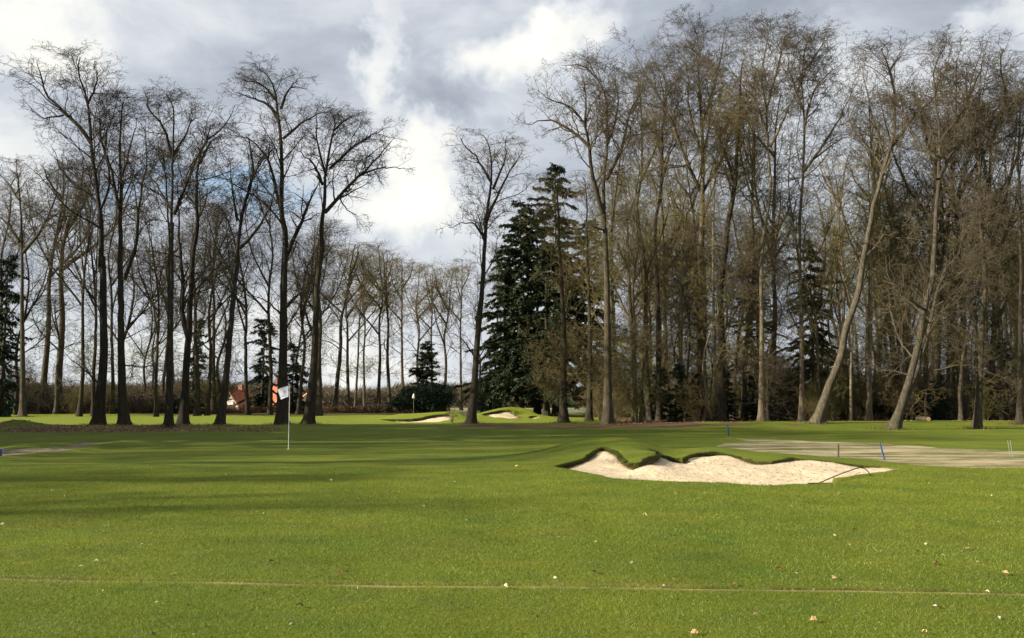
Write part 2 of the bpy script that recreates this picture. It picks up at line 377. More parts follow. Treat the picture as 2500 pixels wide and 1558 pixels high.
for B in BUNK:
    lip = np.array([at(*p) for p in B['lip']]); fr = np.array([at(*p) for p in B['front']]); su = np.array([at(*p) for p in B['surf']])
    raw = np.r_[lip, fr][:, :2]
    B['nlip'] = len(lip); poly = raw
    B['poly'] = poly; cx, cy = poly.mean(0); ex = np.ptp(poly[:, 0]) / 2; ey = np.ptp(poly[:, 1]) / 2
    B['c'] = (cx, cy); mx, my = max(2.6, ex * .6), max(3.2, ey * 2.2); B['e'] = (ex + mx, ey + my)
    ring = np.array([(cx + (ex + mx) * math.cos(a), cy + (ey + my) * math.sin(a)) for a in np.linspace(0, 2 * PI, 19)[:-1]])
    fl_ = np.array([at(px, 900, d)[:2].tolist() + [zz] for px, zz, d in B.get('flat', [])]).reshape(-1, 3); su = np.r_[su, fl_]
    keep = [i for i, p in enumerate(ring) if np.min(np.hypot(*(su[:, :2] - p).T)) > 1.2]
    ring = ring[keep]
    fz = fr[:, 2] * .35                                        # the near rim lies nearly level
    c = np.r_[lip[:, :2], fr[:, :2], su[:, :2], ring]; z = np.r_[lip[:, 2], fr[:, 2], su[:, 2], np.zeros(len(ring))]
    B['ctl'] = (c, tps_fit(c, z, 2e-3))
    sp = [at(px, 900, d)[:2].tolist() + [zz] for px, zz, d in B['sand']]
    c2 = np.r_[lip[:, :2], fr[:, :2]]; wl = np.interp([q_[0] for q_ in B['lip']], *WALL) * .85 * (1 + .35 * np.sin(np.arange(len(lip)) * 2.3)) if B['name'] == 'near' else B['wall']
    z2 = np.r_[lip[:, 2] - wl, fr[:, 2] * .35 - .02]
    if sp: sp = np.array(sp); c2 = np.r_[c2, sp[:, :2]]; z2 = np.r_[z2, sp[:, 2]]
    B['sctl'] = (c2, tps_fit(c2, z2, 2e-2)); B['minlip'] = lip

_f0, _f1, _f2 = gnd(0, 1411), gnd(1250, 1429), gnd(2500, 1444)
def furrow_y(x): return _f1[1] + (_f2[1] - _f0[1]) / (_f2[0] - _f0[0]) * x + .028 * np.sin(x * .9) + .016 * np.sin(x * 2.3 + 1) + .008 * np.sin(x * 7.1)
def base_h(x, y):
    z = .035 * vnoise(x, y, .11, 3) + .012 * vnoise(x, y, .5, 4)
    z = z * np.clip((y - 4) / 8, .25, 1)
    bank = np.exp(-((y - 57 - .05 * x) / 4.5)**2) * np.clip((x - 6) / 6, 0, 1) * .28
    bank2 = np.exp(-((y - 53) / 3.5)**2) * np.clip((-x - 9) / 6, 0, 1) * .16
    wood = np.clip((y - 60) / 20, 0, 1) * .12 * vnoise(x, y, .25, 8)
    return z + bank + bank2 + wood
MOUND = at(40, 1030, 53)
def height(x, y, raw=False):
    x = np.asarray(x, float); y = np.asarray(y, float); z = base_h(x, y); soil = np.zeros_like(z)
    for B in BUNK:
        ex, ey = B['e']; cx, cy = B['c']
        rr = np.hypot((x - cx) / ex, (y - cy) / ey); m = rr < 1.0
        if not m.any(): continue
        w = np.clip((1 - rr[m]) / .3, 0, 1); w = w * w * (3 - 2 * w)
        zz = tps_eval(*B['ctl'], x[m], y[m]); zb = z[m] * (1 - w) + zz * w
        if not raw:
            s = poly_sd(B['poly'], x[m], y[m]) + (.06 * vnoise(x[m], y[m], 2.3, 5) + .035 * vnoise(x[m], y[m], 7, 6) + .015 * vnoise(x[m], y[m], 17, 7)) * (1 if B['name'] == 'near' else 2)
            k = np.clip((-s + .01) / (.05 if B['name'] == 'near' else .1), 0, 1)
            zb = zb - k * .45
            soil[m] = np.maximum(soil[m], (s < .03).astype(float))
            # the turf rolls over a little at the lip
            zb = zb - .03 * np.exp(-np.maximum(s, 0) / .06)
        z[m] = zb
    mr = np.hypot((x - MOUND[0]) / 1.3, (y - MOUND[1]) / .9); z = z + .34 * np.exp(-mr**2) * (1 + .25 * vnoise(x, y, 2.2, 9))
    # groove across the mown grass
    g = y - furrow_y(x); z = z - .022 * np.exp(-((g - .045) / .035)**2) - .008 * np.exp(-(g / .09)**2)
    return z if raw else (z, soil)
def hz(x, y): return float(height(np.array([x]), np.array([y]), True)[0])

def seq(*parts):
    o = [parts[0][0]]
    for a, b, st in parts: o += list(np.linspace(o[-1], b, max(2, int(round((b - o[-1]) / st)) + 1))[1:])
    return o
xs = seq((-12, 0.6, .17), (0.6, 10, .045), (10, 30, .25))
g_ = []; v_ = 30; st_ = .3
while v_ < 900: st_ *= 1.13; v_ += st_; g_.append(v_)
gl = []; v_ = -12; st_ = .3
while v_ > -900: st_ = min(st_ * 1.13, .5) if v_ > -60 else st_ * 1.2; v_ -= st_; gl.append(v_)
xs = np.array(gl[::-1] + xs + g_)
ys = seq((-20, 3, 1.5), (3, 7.4, .2), (7.4, 8.8, .03), (8.8, 16.6, .12), (16.6, 25.5, .045), (25.5, 66, .22), (66, 90, .15), (90, 125, .5))
v_ = 125; st_ = .6; e_ = []
while v_ < 1500: st_ *= 1.12; v_ += st_; e_.append(v_)
ys = np.array(ys + e_)
X, Y = np.meshgrid(xs, ys); Z, SOIL = height(X, Y)
def quads(ny, nx):
    i = np.arange(ny - 1)[:, None] * nx + np.arange(nx - 1)[None]; return np.stack([i, i + 1, i + nx + 1, i + nx], -1).reshape(-1, 4)
def sig(v, w): return 1 / (1 + np.exp(np.clip(v / w, -40, 40)))
# surface masks: leaf litter, dry seeded turf, bare sandy patch
rx = X / np.maximum(Y, 1)
wood_r = sig(-(X - (8 + (Y - 60) * .02)), 1.2) * sig(-(Y - (60.0 + .02 * X + 1.2 * vnoise(X, Y, .3, 11))), .6)
wood_r = wood_r * np.where(Y > 64, sig(-(X - (5.5 + (Y - 64) * .06)), 1.0), 1)
strip = sig(-(Y - 51.5 - 1.0 * vnoise(X, Y, .35, 42)), .7) * sig((Y - 62.0), .5) * sig(-(X + 3.5), 1) * sig(X - 12, 1.5)
bank_l = sig(-(Y - (44 + .25 * (X + 30) + 2 * vnoise(X, Y, .25, 12))), 1.2) * sig(Y - 56.5 - .6 * vnoise(X, Y, .5, 2), .35) * sig(X + 15 + (Y - 56) * .3, 1.4)
bank_l = bank_l * (.52 + .5 * vnoise(X, Y, .45, 51)); back_l = sig(-(Y - (104 + 2 * vnoise(X, Y, .1, 14))), 1) * sig(Y - 135, 3) * sig(X + 10, 3)
rough = sig(-(Y - 49), 1.5) * sig(Y - 62, 1) * sig(-(X - 9), 1.5) * sig(X - 24, 3) * (.45 + .45 * vnoise(X, Y, .6, 52))
litter = np.clip(np.maximum.reduce([wood_r, strip, bank_l, back_l, rough]), 0, 1)
dryp = np.array([gnd(px, py, .03)[:2] for px, py in [(1768,1063),(1800,1069),(1900,1071),(2000,1078),(2150,1082),(2300,1092),(2500,1099),(2900,1110),(2900,1138),(2500,1139),(2380,1138),(2200,1130),(2090,1118),(1980,1108),(1850,1104),(1765,1094),(1753,1088),(1768,1081),(1815,1079),(1830,1077)]])
drys = poly_sd(dryp, X, Y)
dry = sig(drys + .18 * vnoise(X, Y, 1.5, 15), .07)
bare_p = np.array([gnd(px, py)[:2] for px, py in [(-300,1096),(0,1090),(70,1098),(130,1094),(190,1086),(252,1077),(262,1081),(200,1093),(130,1104),(60,1109),(0,1116),(-300,1130)]])
bares = poly_sd(bare_p, X, Y); bare = sig(bares + .3 * vnoise(X, Y, 1.2, 16), .12)
Z = Z - .10 * sig(bares + .3, .4) + .07 * np.exp(-((bares - .7) / .6)**2) * (Y > gnd(0, 1092)[1] - 6 + X * .1)
field = sig(-(Y - 116), 2)
G = Y - furrow_y(X)
fw = 1 + .45 * vnoise(X, Y * 0, 1.1, 61) - .02 * X; straw = np.exp(-((G + .04 + .03 * vnoise(X, Y, 3, 62)) / (.085 * fw))**2) * np.clip(.8 + .7 * vnoise(X, Y * 0, 1.6, 65) + .5 * vnoise(X, Y, 6, 66), .15, 1); gro = np.exp(-((G - .045 + .01 * vnoise(X, Y, 5, 63)) / .045)**2) * np.clip(.85 + .6 * vnoise(X, Y * 0, .9, 64), 0, 1)
gmesh = new_mesh('ground', np.stack([X, Y, Z], -1).reshape(-1, 3), [quads(len(ys), len(xs))], [])
for nm, a in (('litter', litter), ('dry', dry), ('bare', bare), ('soil', SOIL), ('straw', straw), ('groove', gro), ('field', field), ('fair_glow', sig(-(Y - 60 - .5 * vnoise(X, Y, .4, 41)), .4) * sig(X - 14, 2))):
    at_ = gmesh.attributes.new(nm, 'FLOAT', 'POINT'); at_.data.foreach_set('value', a.astype(np.float32).ravel())
m, t, b = mat('turf'); gm = t.node('ShaderNodeNewGeometry'); p = gm.outputs['Position']
def attr(n): return t.node('ShaderNodeAttribute', _attribute_name=n).outputs['Fac']
n_big = t.noise(p, .22, 4, .6); n_mid = t.noise(p, 1.3, 5, .6); n_fine = t.noise(p, 28, 3, .7); n_vf = t.noise(p, 90, 2, .6)
str_ = t.noise(t.mapping(p, (.25, 1.6, 1), (0, 0, R(6))), 1.0, 4, .6)
c = t.mix(t.mapr(n_big, .35, .66), (.094, .130, .009), (.148, .170, .012))
c = t.mix(t.math('MULTIPLY', t.mapr(n_mid, .42, .72), .5), c, (.108, .138, .032))
c = t.mix(t.math('MULTIPLY', t.mapr(str_, .5, .75), .35), c, (.066, .116, .010))
c = t.mix(t.math('MULTIPLY', t.mapr(n_fine, .5, .78), .55), c, (.155, .185, .055))
c = t.mix(t.math('MULTIPLY', t.mapr(n_fine, .46, .26), .6), c, (.026, .055, .008))
c = t.mix(t.math('MULTIPLY', t.mapr(n_vf, .56, .74), .4), c, (.20, .22, .09))
mot = t.noise(p, .7, 5, .65)
c = t.mix(t.math('MULTIPLY', t.mapr(mot, .5, .68), .45), c, (.165, .165, .030))
c = t.mix(t.math('MULTIPLY', t.mapr(mot, .47, .33), .45), c, (.050, .100, .014))
wear = t.noise(p, 5.0, 5, .7)
c = t.mix(t.math('MULTIPLY', t.mapr(wear, .64, .76), .35), c, (.12, .10, .04))
lit_n = t.ramp(t.noise(p, 7, 6, .8), [(.3, (.045, .028, .015)), (.5, (.125, .078, .042)), (.62, (.20, .13, .07)), (.75, (.30, .225, .13))])
grassy = t.mapr(t.noise(p, .9, 5, .7), .5, .62)
lit_c = t.mix(t.math('MULTIPLY', grassy, .35), lit_n, (.055, .07, .018))
def soft(a, nz, amt): return t.mapr(t.math('ADD', a, t.math('MULTIPLY', t.math('SUBTRACT', nz, .5), amt)), .38, .62)
edge = t.noise(p, 2.2, 6, .75)
c = t.mix(soft(attr('litter'), edge, 1.3), c, lit_c)
dr_n = t.ramp(t.math('MULTIPLY_ADD', t.noise(t.mapping(p, (.35, .9, 1)), .8, 6, .7), .75, t.math('MULTIPLY', n_fine, .25)), [(.42, (.095, .115, .03)), (.475, (.20, .185, .085)), (.52, (.33, .275, .16)), (.58, (.44, .36, .225))])
c = t.mix(soft(attr('dry'), edge, .5), c, dr_n)
ba_n = t.ramp(t.noise(p, 2.4, 6, .7), [(.35, (.10, .09, .05)), (.5, (.22, .18, .12)), (.65, (.33, .27, .18))])
c = t.mix(soft(attr('bare'), edge, 1.2), c, ba_n)
c = t.mix(t.math('MULTIPLY', attr('fair_glow'), .85), c, t.mix(n_mid, (.150, .190, .018), (.195, .225, .028)))  # far turf tinted lighter and yellower: glow of side-lit blades put into the colour
c = t.mix(soft(attr('litter'), edge, 1.3), c, lit_c)
c = t.mix(attr('field'), c, t.mix(n_big, (.20, .20, .09), (.26, .23, .13)))
fn = t.mapr(n_mid, .3, .6, .45, 1)
c = t.mix(t.math('MULTIPLY', attr('straw'), t.math('MULTIPLY', fn, .9)), c, (.38, .30, .12))
c = t.mix(t.math('MULTIPLY', attr('groove'), t.mapr(wear, .35, .6, .3, 1)), c, (.05, .035, .018))
c = t.mix(attr('soil'), c, t.mix(t.mapr(n_fine, .3, .65), (.045, .028, .014), (.22, .145, .08)))
t.link(c, b.inputs['Base Color']); bump(t, b, t.math('MULTIPLY_ADD', n_vf, .5, t.math('MULTIPLY_ADD', n_fine, 1.0, t.math('MULTIPLY', n_mid, 1.0))), .9, .035)
b.inputs['Specular IOR Level'].default_value = 0.1
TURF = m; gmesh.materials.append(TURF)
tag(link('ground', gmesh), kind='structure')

# sand sheets in the bunkers
m, t, b = mat('bunker_sand'); gm = t.node('ShaderNodeNewGeometry'); p = gm.outputs['Position']
n1 = t.noise(p, 1.5, 5, .6); n2 = t.noise(p, 12, 5, .7); n3 = t.noise(p, 120, 2, .5)
c = t.mix(t.mapr(n1, .3, .7), (.55, .44, .285), (.65, .535, .36)); c = t.mix(t.math('MULTIPLY', t.mapr(n2, .62, .72), .45), c, (.30, .21, .13)); c = t.mix(t.math('MULTIPLY', n3, .25), c, (.45, .37, .27))
t.link(c, b.inputs['Base Color']); bump(t, b, t.math('MULTIPLY_ADD', t.noise(p, 5, 5, .65), 1.3, n2), .8, .07)
SAND = m
for B in BUNK:
    (x0, y0), (x1, y1) = B['poly'].min(0) - .2, B['poly'].max(0) + .2
    st = .05 if B['name'] == 'near' else .15
    ax = np.arange(x0, x1, st); ay = np.arange(y0, y1, st); sx, sy = np.meshgrid(ax, ay)
    sz = tps_eval(*B['sctl'], sx, sy); s = poly_sd(B['poly'], sx, sy)
    sz = sz + .03 * vnoise(sx, sy, 1.3, 21) + .010 * vnoise(sx, sy, 5, 22)
    sz = np.where(s > .06, sz - (s - .06) * 3, sz)
    q = quads(len(ay), len(ax)); ok = (s.ravel()[q] < .16).any(1)
    tag(link('bunker_sand', new_mesh('bunker_sand', np.stack([sx, sy, sz], -1).reshape(-1, 3), [q[ok]], [SAND])), kind='structure')
print('ground done', len(xs), len(ys))

# ------------------------------------------------------------------ grass blades close to the camera, fringe on the bunker lip
rng = np.random.default_rng(5)
def blade_mesh(name, x, y, z, hgt, wid, lean, cols, matr):
    n = len(x); a = rng.uniform(0, 2 * PI, n); ux, uy = np.cos(a), np.sin(a)
    la = rng.uniform(0, 2 * PI, n); L = lean * hgt
    V = np.empty((n, 3, 3)); base = np.stack([x, y, z], -1)
    w = np.stack([ux * wid / 2, uy * wid / 2, np.zeros(n)], -1)
    V[:, 0] = base - w; V[:, 1] = base + w; V[:, 2] = base + np.stack([np.cos(la) * L, np.sin(la) * L, hgt], -1)
    me = new_mesh(name, V.reshape(-1, 3), [np.arange(n * 3).reshape(-1, 3)], [matr], False)
    ca = me.attributes.new('tint', 'FLOAT_COLOR', 'POINT'); ca.data.foreach_set('color', np.repeat(np.c_[cols, np.ones(n)], 3, 0).astype(np.float32).ravel())
    return me
m, t, b = mat('grass_blade'); ac = t.node('ShaderNodeAttribute', _attribute_name='tint'); gm = t.node('ShaderNodeNewGeometry')
vv = t.mapr(t.noise(gm.outputs['Position'], .8, 5, .65), .3, .7, .66, 1.3, False)
k = t.node('ShaderNodeVectorMath', _operation='SCALE'); t.link(ac.outputs['Color'], k.inputs[0]); t.link(vv, k.inputs['Scale'])
mo = t.noise(gm.outputs['Position'], .7, 5, .65)
kc = t.mix(t.math('MULTIPLY', t.mapr(mo, .5, .68), .4), k.outputs[0], (1.35, 1.12, 1.3), 'MULTIPLY'); kc = t.mix(t.math('MULTIPLY', t.mapr(mo, .47, .33), .5), kc, (.7, .9, .9), 'MULTIPLY')
t.link(kc, b.inputs['Base Color']); b.inputs['Roughness'].default_value = .6
tr = t.node('ShaderNodeBsdfTranslucent'); t.link(k.outputs[0], tr.inputs[0]); mx = t.node('ShaderNodeMixShader', Fac=.35)
t.link(b.outputs[0], mx.inputs[1]); t.link(tr.outputs[0], mx.inputs[2]); t.link(mx.outputs[0], t.n['Material Output'].inputs[0])
BLADE = m
N = 520000
yy = 5.2 * (22 / 5.2) ** (rng.uniform(0, 1, N) ** .95); xx = rng.uniform(-.66, .66, N) * yy
keep = (poly_sd(BUNK[0]['poly'], xx, yy) > .08) & ~((np.abs(yy - furrow_y(xx) + .02) < .13) & (rng.uniform(0, 1, N) < .72 + .25 * vnoise(xx, yy * 0, 1.6, 65)))
xx, yy = xx[keep], yy[keep]; n = len(xx)
pal = np.array([(.108, .150, .014), (.152, .185, .022), (.062, .096, .009), (.22, .26, .07), (.31, .31, .14)])
ci = rng.choice(5, n, p=[.32, .27, .26, .12, .03]); cols = pal[ci] * rng.uniform(.8, 1.2, (n, 1)); fd = np.clip((yy - 8) / 9, 0, 1)[:, None]; cols = cols * (1 - fd * .75) + np.array([.150, .182, .019]) * fd * .75; cols *= 1.17
sc_ = np.clip(yy / 8, .9, 1.8)
me = blade_mesh('grass', xx, yy, height(xx, yy, True) - .003, rng.uniform(.012, .028, n) * np.sqrt(sc_), rng.uniform(.003, .0055, n) * sc_, rng.uniform(.2, 1.5, n), cols, BLADE)
tag(link('grass', me), 'short mown green grass in the foreground', 'grass', kind='stuff')
# fringe of roots and dry grass hanging over the lips
px_, py_, pz_, hh, ww, cc, dirx, diry = [], [], [], [], [], [], [], []
VV = []; CC = []
for B in BUNK:
    nl = B['nlip']; pts = B['poly'][:nl]; far = B['name'] != 'near'
    d = np.r_[0, np.cumsum(np.linalg.norm(np.diff(pts, axis=0), axis=1))]; n = int(d[-1] * (1300 if not far else 160))
    s = rng.uniform(0, d[-1], n); qx = np.interp(s, d, pts[:, 0]); qy = np.interp(s, d, pts[:, 1])
    i = np.clip(np.searchsorted(d, s) - 1, 0, nl - 2); e = pts[i + 1] - pts[i]; e /= np.linalg.norm(e, axis=1)[:, None]
    nx_, ny_ = e[:, 1], -e[:, 0]           # towards the sand
    jit = rng.normal(0, .028 if not far else .05, n)
    qx = qx + nx_ * jit; qy = qy + ny_ * jit; qz = height(qx, qy, True) - rng.uniform(.0, .08, n) * (1 + far)
    up = rng.uniform(0, 1, n) < .45
    ln = rng.uniform(.02, .09, n) * (2.2 if far else 1); w = rng.uniform(.004, .010, n) * (4 if far else 1)
    tip = np.stack([qx + nx_ * ln * .9 + rng.normal(0, .015, n), qy + ny_ * ln * .9 + rng.normal(0, .015, n), qz + np.where(up, ln * .35, -ln * .7)], -1)
    P0 = np.stack([qx - e[:, 0] * w / 2, qy - e[:, 1] * w / 2, qz], -1); P1 = np.stack([qx + e[:, 0] * w / 2, qy + e[:, 1] * w / 2, qz], -1)
    VV.append(np.stack([P0, P1, tip], 1)); pal2 = np.array([(.04, .028, .012), (.11, .075, .035), (.22, .155, .08), (.075, .115, .014)])
    CC.append(pal2[rng.choice(4, n, p=[.22, .24, .14, .40])])
    # clumps of longer turf drooping over the edge
    n2 = int(d[-1] * (1500 if not far else 120)); s = rng.uniform(0, d[-1], n2); s = s[vnoise(s, s * 0, 2.6 if not far else .8, 71) + .35 * vnoise(s, s * 0, 9, 72) > -.05]; n2 = len(s)
    qx = np.interp(s, d, pts[:, 0]); qy = np.interp(s, d, pts[:, 1]); i = np.clip(np.searchsorted(d, s) - 1, 0, nl - 2); e = pts[i + 1] - pts[i]; e /= np.linalg.norm(e, axis=1)[:, None]
    nx_, ny_ = e[:, 1], -e[:, 0]; jit = rng.uniform(-.07, .035, n2) * (2 if far else 1); qx = qx + nx_ * jit; qy = qy + ny_ * jit; qz = height(qx - nx_ * .03, qy - ny_ * .03, True)
    ln = rng.uniform(.04, .13, n2) * (2 if far else 1) * (.6 + .4 * vnoise(s, s * 0, 1.7, 73)); w = rng.uniform(.006, .013, n2) * (4 if far else 1)
    tip = np.stack([qx + nx_ * ln * .7 + rng.normal(0, .02, n2), qy + ny_ * ln * .7 + rng.normal(0, .02, n2), qz - ln * rng.uniform(.2, .9, n2)], -1)
    P0 = np.stack([qx - e[:, 0] * w / 2, qy - e[:, 1] * w / 2, qz + .004], -1); P1 = np.stack([qx + e[:, 0] * w / 2, qy + e[:, 1] * w / 2, qz + .004], -1)
    VV.append(np.stack([P0, P1, tip], 1)); pal3 = np.array([(.075, .11, .012), (.12, .155, .02), (.16, .12, .05), (.05, .07, .012)]); CC.append(pal3[rng.choice(4, n2, p=[.4, .35, .12, .13])])
V = np.concatenate(VV); Cc = np.concatenate(CC)
me = new_mesh('lip_fringe', V.reshape(-1, 3), [np.arange(len(V) * 3).reshape(-1, 3)], [BLADE], False)
ca = me.attributes.new('tint', 'FLOAT_COLOR', 'POINT'); ca.data.foreach_set('color', np.repeat(np.c_[Cc, np.ones(len(Cc))], 3, 0).astype(np.float32).ravel())
tag(link('lip_fringe', me), 'brown roots and ragged dry grass hanging over the bunker lips', 'grass', kind='stuff')

# ------------------------------------------------------------------ trees traced as real trees
def pL(cx, cy): return cx / 1.9408, 50 + cy / 1.9408       # notes taken on enlargements of the photograph
def pR(cx, cy): return 1250 + cx / 1.9408, cy / 1.9408
def p1(cx, cy): return cx / 2.52, 550 + cy / 2.52
def p2(cx, cy): return 600 + cx / 2.52, 550 + cy / 2.52
def p3(cx, cy): return 1150 + cx / 2.52, 550 + cy / 2.52
def p4(cx, cy): return 1800 + cx / 2.52, 550 + cy / 2.52
def conv(fn, lst): return [fn(*q) for q in lst]
NT_ = [0]; FEET = []
def traced(label, base, w, trunk, limbs, d=None, seed=None, group='tall bare trees along the edge of the green', **kw):
    """base pixel, trunk width in photo pixels, trunk pixel path, limbs [(path, width px)]"""
    NT_[0] += 1; seed = seed or NT_[0] * 7 + 3
    rng = np.random.default_rng(seed * 31)
    B0 = gnd(*base) if d is None else at(base[0], base[1], d); d = B0[1]
    B0[2] = hz(B0[0], B0[1]); M = d / F; FEET.append((B0[0], B0[1], w * M / 2))
    yo = rng.uniform(-.8, .8)
    def w3(path, y0, sl):
        o = []; p0 = at(path[0][0], path[0][1], d)
        for k, (a, b_) in enumerate(path):
            q = at(a, b_, d); off = y0 + sl * math.hypot(q[0] - p0[0], q[2] - p0[2]); q = at(a, b_, d + off); o.append(q - B0)
        return o
    tp = w3([base] + trunk, 0, rng.uniform(-.04, .04)); tp[0] = np.array([0, 0, 0.])
    lm = [(w3(pa, rng.uniform(-.1, .1), rng.uniform(-.55, .55)), wd * M / 2) for pa, wd in limbs]
    tm, cm = tree_meshes(tp, w * .78 * M / 2, lm, seed, **kw)
    root = empty('bare_tree', B0, label, 'tree', group)
    link('trunk', tm, root); link('crown', cm, root)
    return root
DK = dict(tmat=BARK_DARK, cmat=TWIG_DARK)
LT = dict(tmat=BARK_PALE, cmat=TWIG_WARM)
traced('bare tree at far left with wide low fork, behind the grassy mound', p1(140,1185), 18, conv(p1,[(140,850),(135,400)]) + conv(pL,[(105,1150),(95,850),(85,750),(80,600)]),
       [(conv(pL,[(90,1050),(40,970),(0,930),(-60,860)]),9),(conv(pL,[(110,1100),(190,1000),(260,850),(280,700)]),9),(conv(pL,[(90,850),(30,760),(-30,700)]),6)], d=86, crown_t=.5, spread=.3, fine=.8)
traced('tall dark tree with wide crooked limb reaching left, leftmost of the front row', p1(600,1240), 30, conv(p1,[(625,1000),(640,800),(635,600),(630,200)]) + conv(pL,[(480,1200),(478,950),(455,760),(430,580),(415,380),(370,240),(385,95)]),
       [(conv(pL,[(430,580),(380,510),(300,430),(225,350),(190,230),(180,130)]),11),(conv(pL,[(300,450),(200,460),(130,400)]),5),(conv(pL,[(470,880),(380,760),(300,690),(250,600)]),7),(conv(pL,[(475,900),(520,780),(500,600),(530,440)]),7),(conv(pL,[(415,400),(460,280),(450,170)]),6),(conv(p1,[(625,990),(530,900),(400,790)]),5)], crown_t=.5, **DK)
traced('dark tree with long limb rising right from mid trunk, second of the front row', p1(760,1240), 27, conv(p1,[(752,1000),(745,700),(745,500),(738,200)]) + conv(pL,[(572,1000),(575,800),(570,650),(575,450),(590,300)]),
       [(conv(pL,[(590,1230),(640,1080),(655,900),(690,700),(690,500)]),11),(conv(pL,[(565,900),(530,720),(480,560),(470,400)]),10),(conv(pL,[(572,760),(620,600),(650,450)]),6),(conv(p1,[(770,860),(860,870),(980,860)]),3)], crown_t=.55, **DK)
traced('straight slim tree with rounded crown, close before the forked tree', p1(1045,1255), 15, conv(p1,[(1050,900),(1055,500),(1060,0)]) + conv(pL,[(815,1000),(815,700),(820,400),(790,260)]),
       [(conv(pL,[(815,640),(770,500),(700,400),(690,290)]),8),(conv(pL,[(815,900),(740,780),(640,640)]),6),(conv(pL,[(820,640),(870,560),(930,440)]),7),(conv(pL,[(825,920),(900,740),(970,580),(1080,480),(1110,390)]),10)], crown_t=.55, **DK)
traced('slightly leaning slim trunk standing just left behind the straight slim tree', p1(1025,1240), 11, conv(p1,[(1035,900),(1040,500)]) + conv(pL,[(800,950),(780,700),(760,520)]), [], crown_t=.6, spread=.22, **DK)
traced('dark tree forking into two upright stems, right of the straight slim tree', p1(1125,1232), 26, conv(p1,[(1140,1000),(1155,750),(1165,620),(1175,400),(1190,150)]) + conv(pL,[(935,1000),(930,850),(945,650),(985,540),(1000,420)]),
       [(conv(p1,[(1160,700),(1125,560),(1120,300),(1100,50)])+conv(pL,[(850,900),(830,760)]),15),(conv(pL,[(945,680),(1010,560),(1090,500)]),7),(conv(pL,[(930,880),(870,800),(850,690)]),5)], crown_t=.55, **DK)
traced('leaning tree curving right with forked limbs, beside the orange farmhouse', p1(1355,1237), 23, conv(p1,[(1400,850),(1430,500),(1455,250)]) + conv(pL,[(1130,1050),(1150,900),(1200,720),(1185,560),(1170,470)]),
       [(conv(pL,[(1125,950),(1100,800),(1085,660)]),7),(conv(pL,[(1135,1080),(1210,1000),(1280,880),(1305,760)]),9),(conv(pL,[(1175,800),(1230,680),(1290,600)]),7),(conv(p1,[(1400,840),(1385,740),(1360,660)]),4)], crown_t=.5, spread=.3, **DK)
traced('tallest thick dark tree of the left row, directly behind the golf flag', p2(222,1227), 33, conv(p2,[(225,1000),(230,700),(235,300),(238,0)]) + conv(pL,[(1342,950),(1335,700),(1325,500),(1300,330),(1250,190),(1220,145)]),
       [(conv(pL,[(1325,480),(1270,400),(1200,370),(1110,340)]),10),(conv(pL,[(1310,380),(1230,290),(1110,260)]),7),(conv(pL,[(1330,420),(1380,300),(1440,225)]),8),(conv(pL,[(1342,560),(1440,480),(1580,420)]),8),(conv(pL,[(1350,1130),(1420,970),(1480,830),(1530,740)]),13),(conv(pL,[(1332,900),(1260,650),(1200,570),(1090,540)]),10),(conv(p2,[(240,500),(330,420),(420,370)]),5),(conv(p2,[(225,560),(130,470),(20,420)]),5)], crown_t=.52, **DK)
traced('dark tree with broad crown spreading right into the sky gap, right of the flag', p2(385,1227), 28, conv(p2,[(405,1000),(420,850),(430,600),(442,350),(470,100)]) + conv(pL,[(1520,1000),(1540,850),(1545,700),(1560,600),(1590,480),(1560,350)]),
       [(conv(pL,[(1540,910),(1620,820),(1720,720),(1800,640),(1870,540)]),11),(conv(pL,[(1565,700),(1700,580),(1850,500)]),8),(conv(pL,[(1530,780),(1490,690),(1400,600)]),8),(conv(pL,[(1700,735),(1800,700),(1915,700)]),6),(conv(pL,[(1580,520),(1660,430),(1700,400)]),6),(conv(pL,[(1545,740),(1500,560),(1500,400)]),7),(conv(pL,[(1600,830),(1650,900),(1700,930)]),4),(conv(p2,[(405,650),(350,500),(310,330)]),6)], crown_t=.62, spread=.3, dens=1.15, **DK)
traced('slender leaning tree standing alone left of the dark spruces', p2(1385,1222), 25, conv(p2,[(1410,950),(1425,700),(1440,550),(1460,300),(1478,0)]) + conv(pL,[(2305,950),(2320,820),(2330,750),(2320,600),(2290,470)]),
       [(conv(pL,[(2308,940),(2380,780),(2440,680),(2480,580)]),8),(conv(pL,[(2300,1030),(2240,960),(2130,980)]),5),(conv(pL,[(2330,770),(2250,640),(2190,560),(2200,490)]),7),(conv(pL,[(2335,800),(2390,660),(2400,520)]),7),(conv(p2,[(1400,800),(1330,700),(1250,660)]),4)], crown_t=.42, tpow=.9, spread=.25, tmat=BARK_DARK, cmat=TWIG)
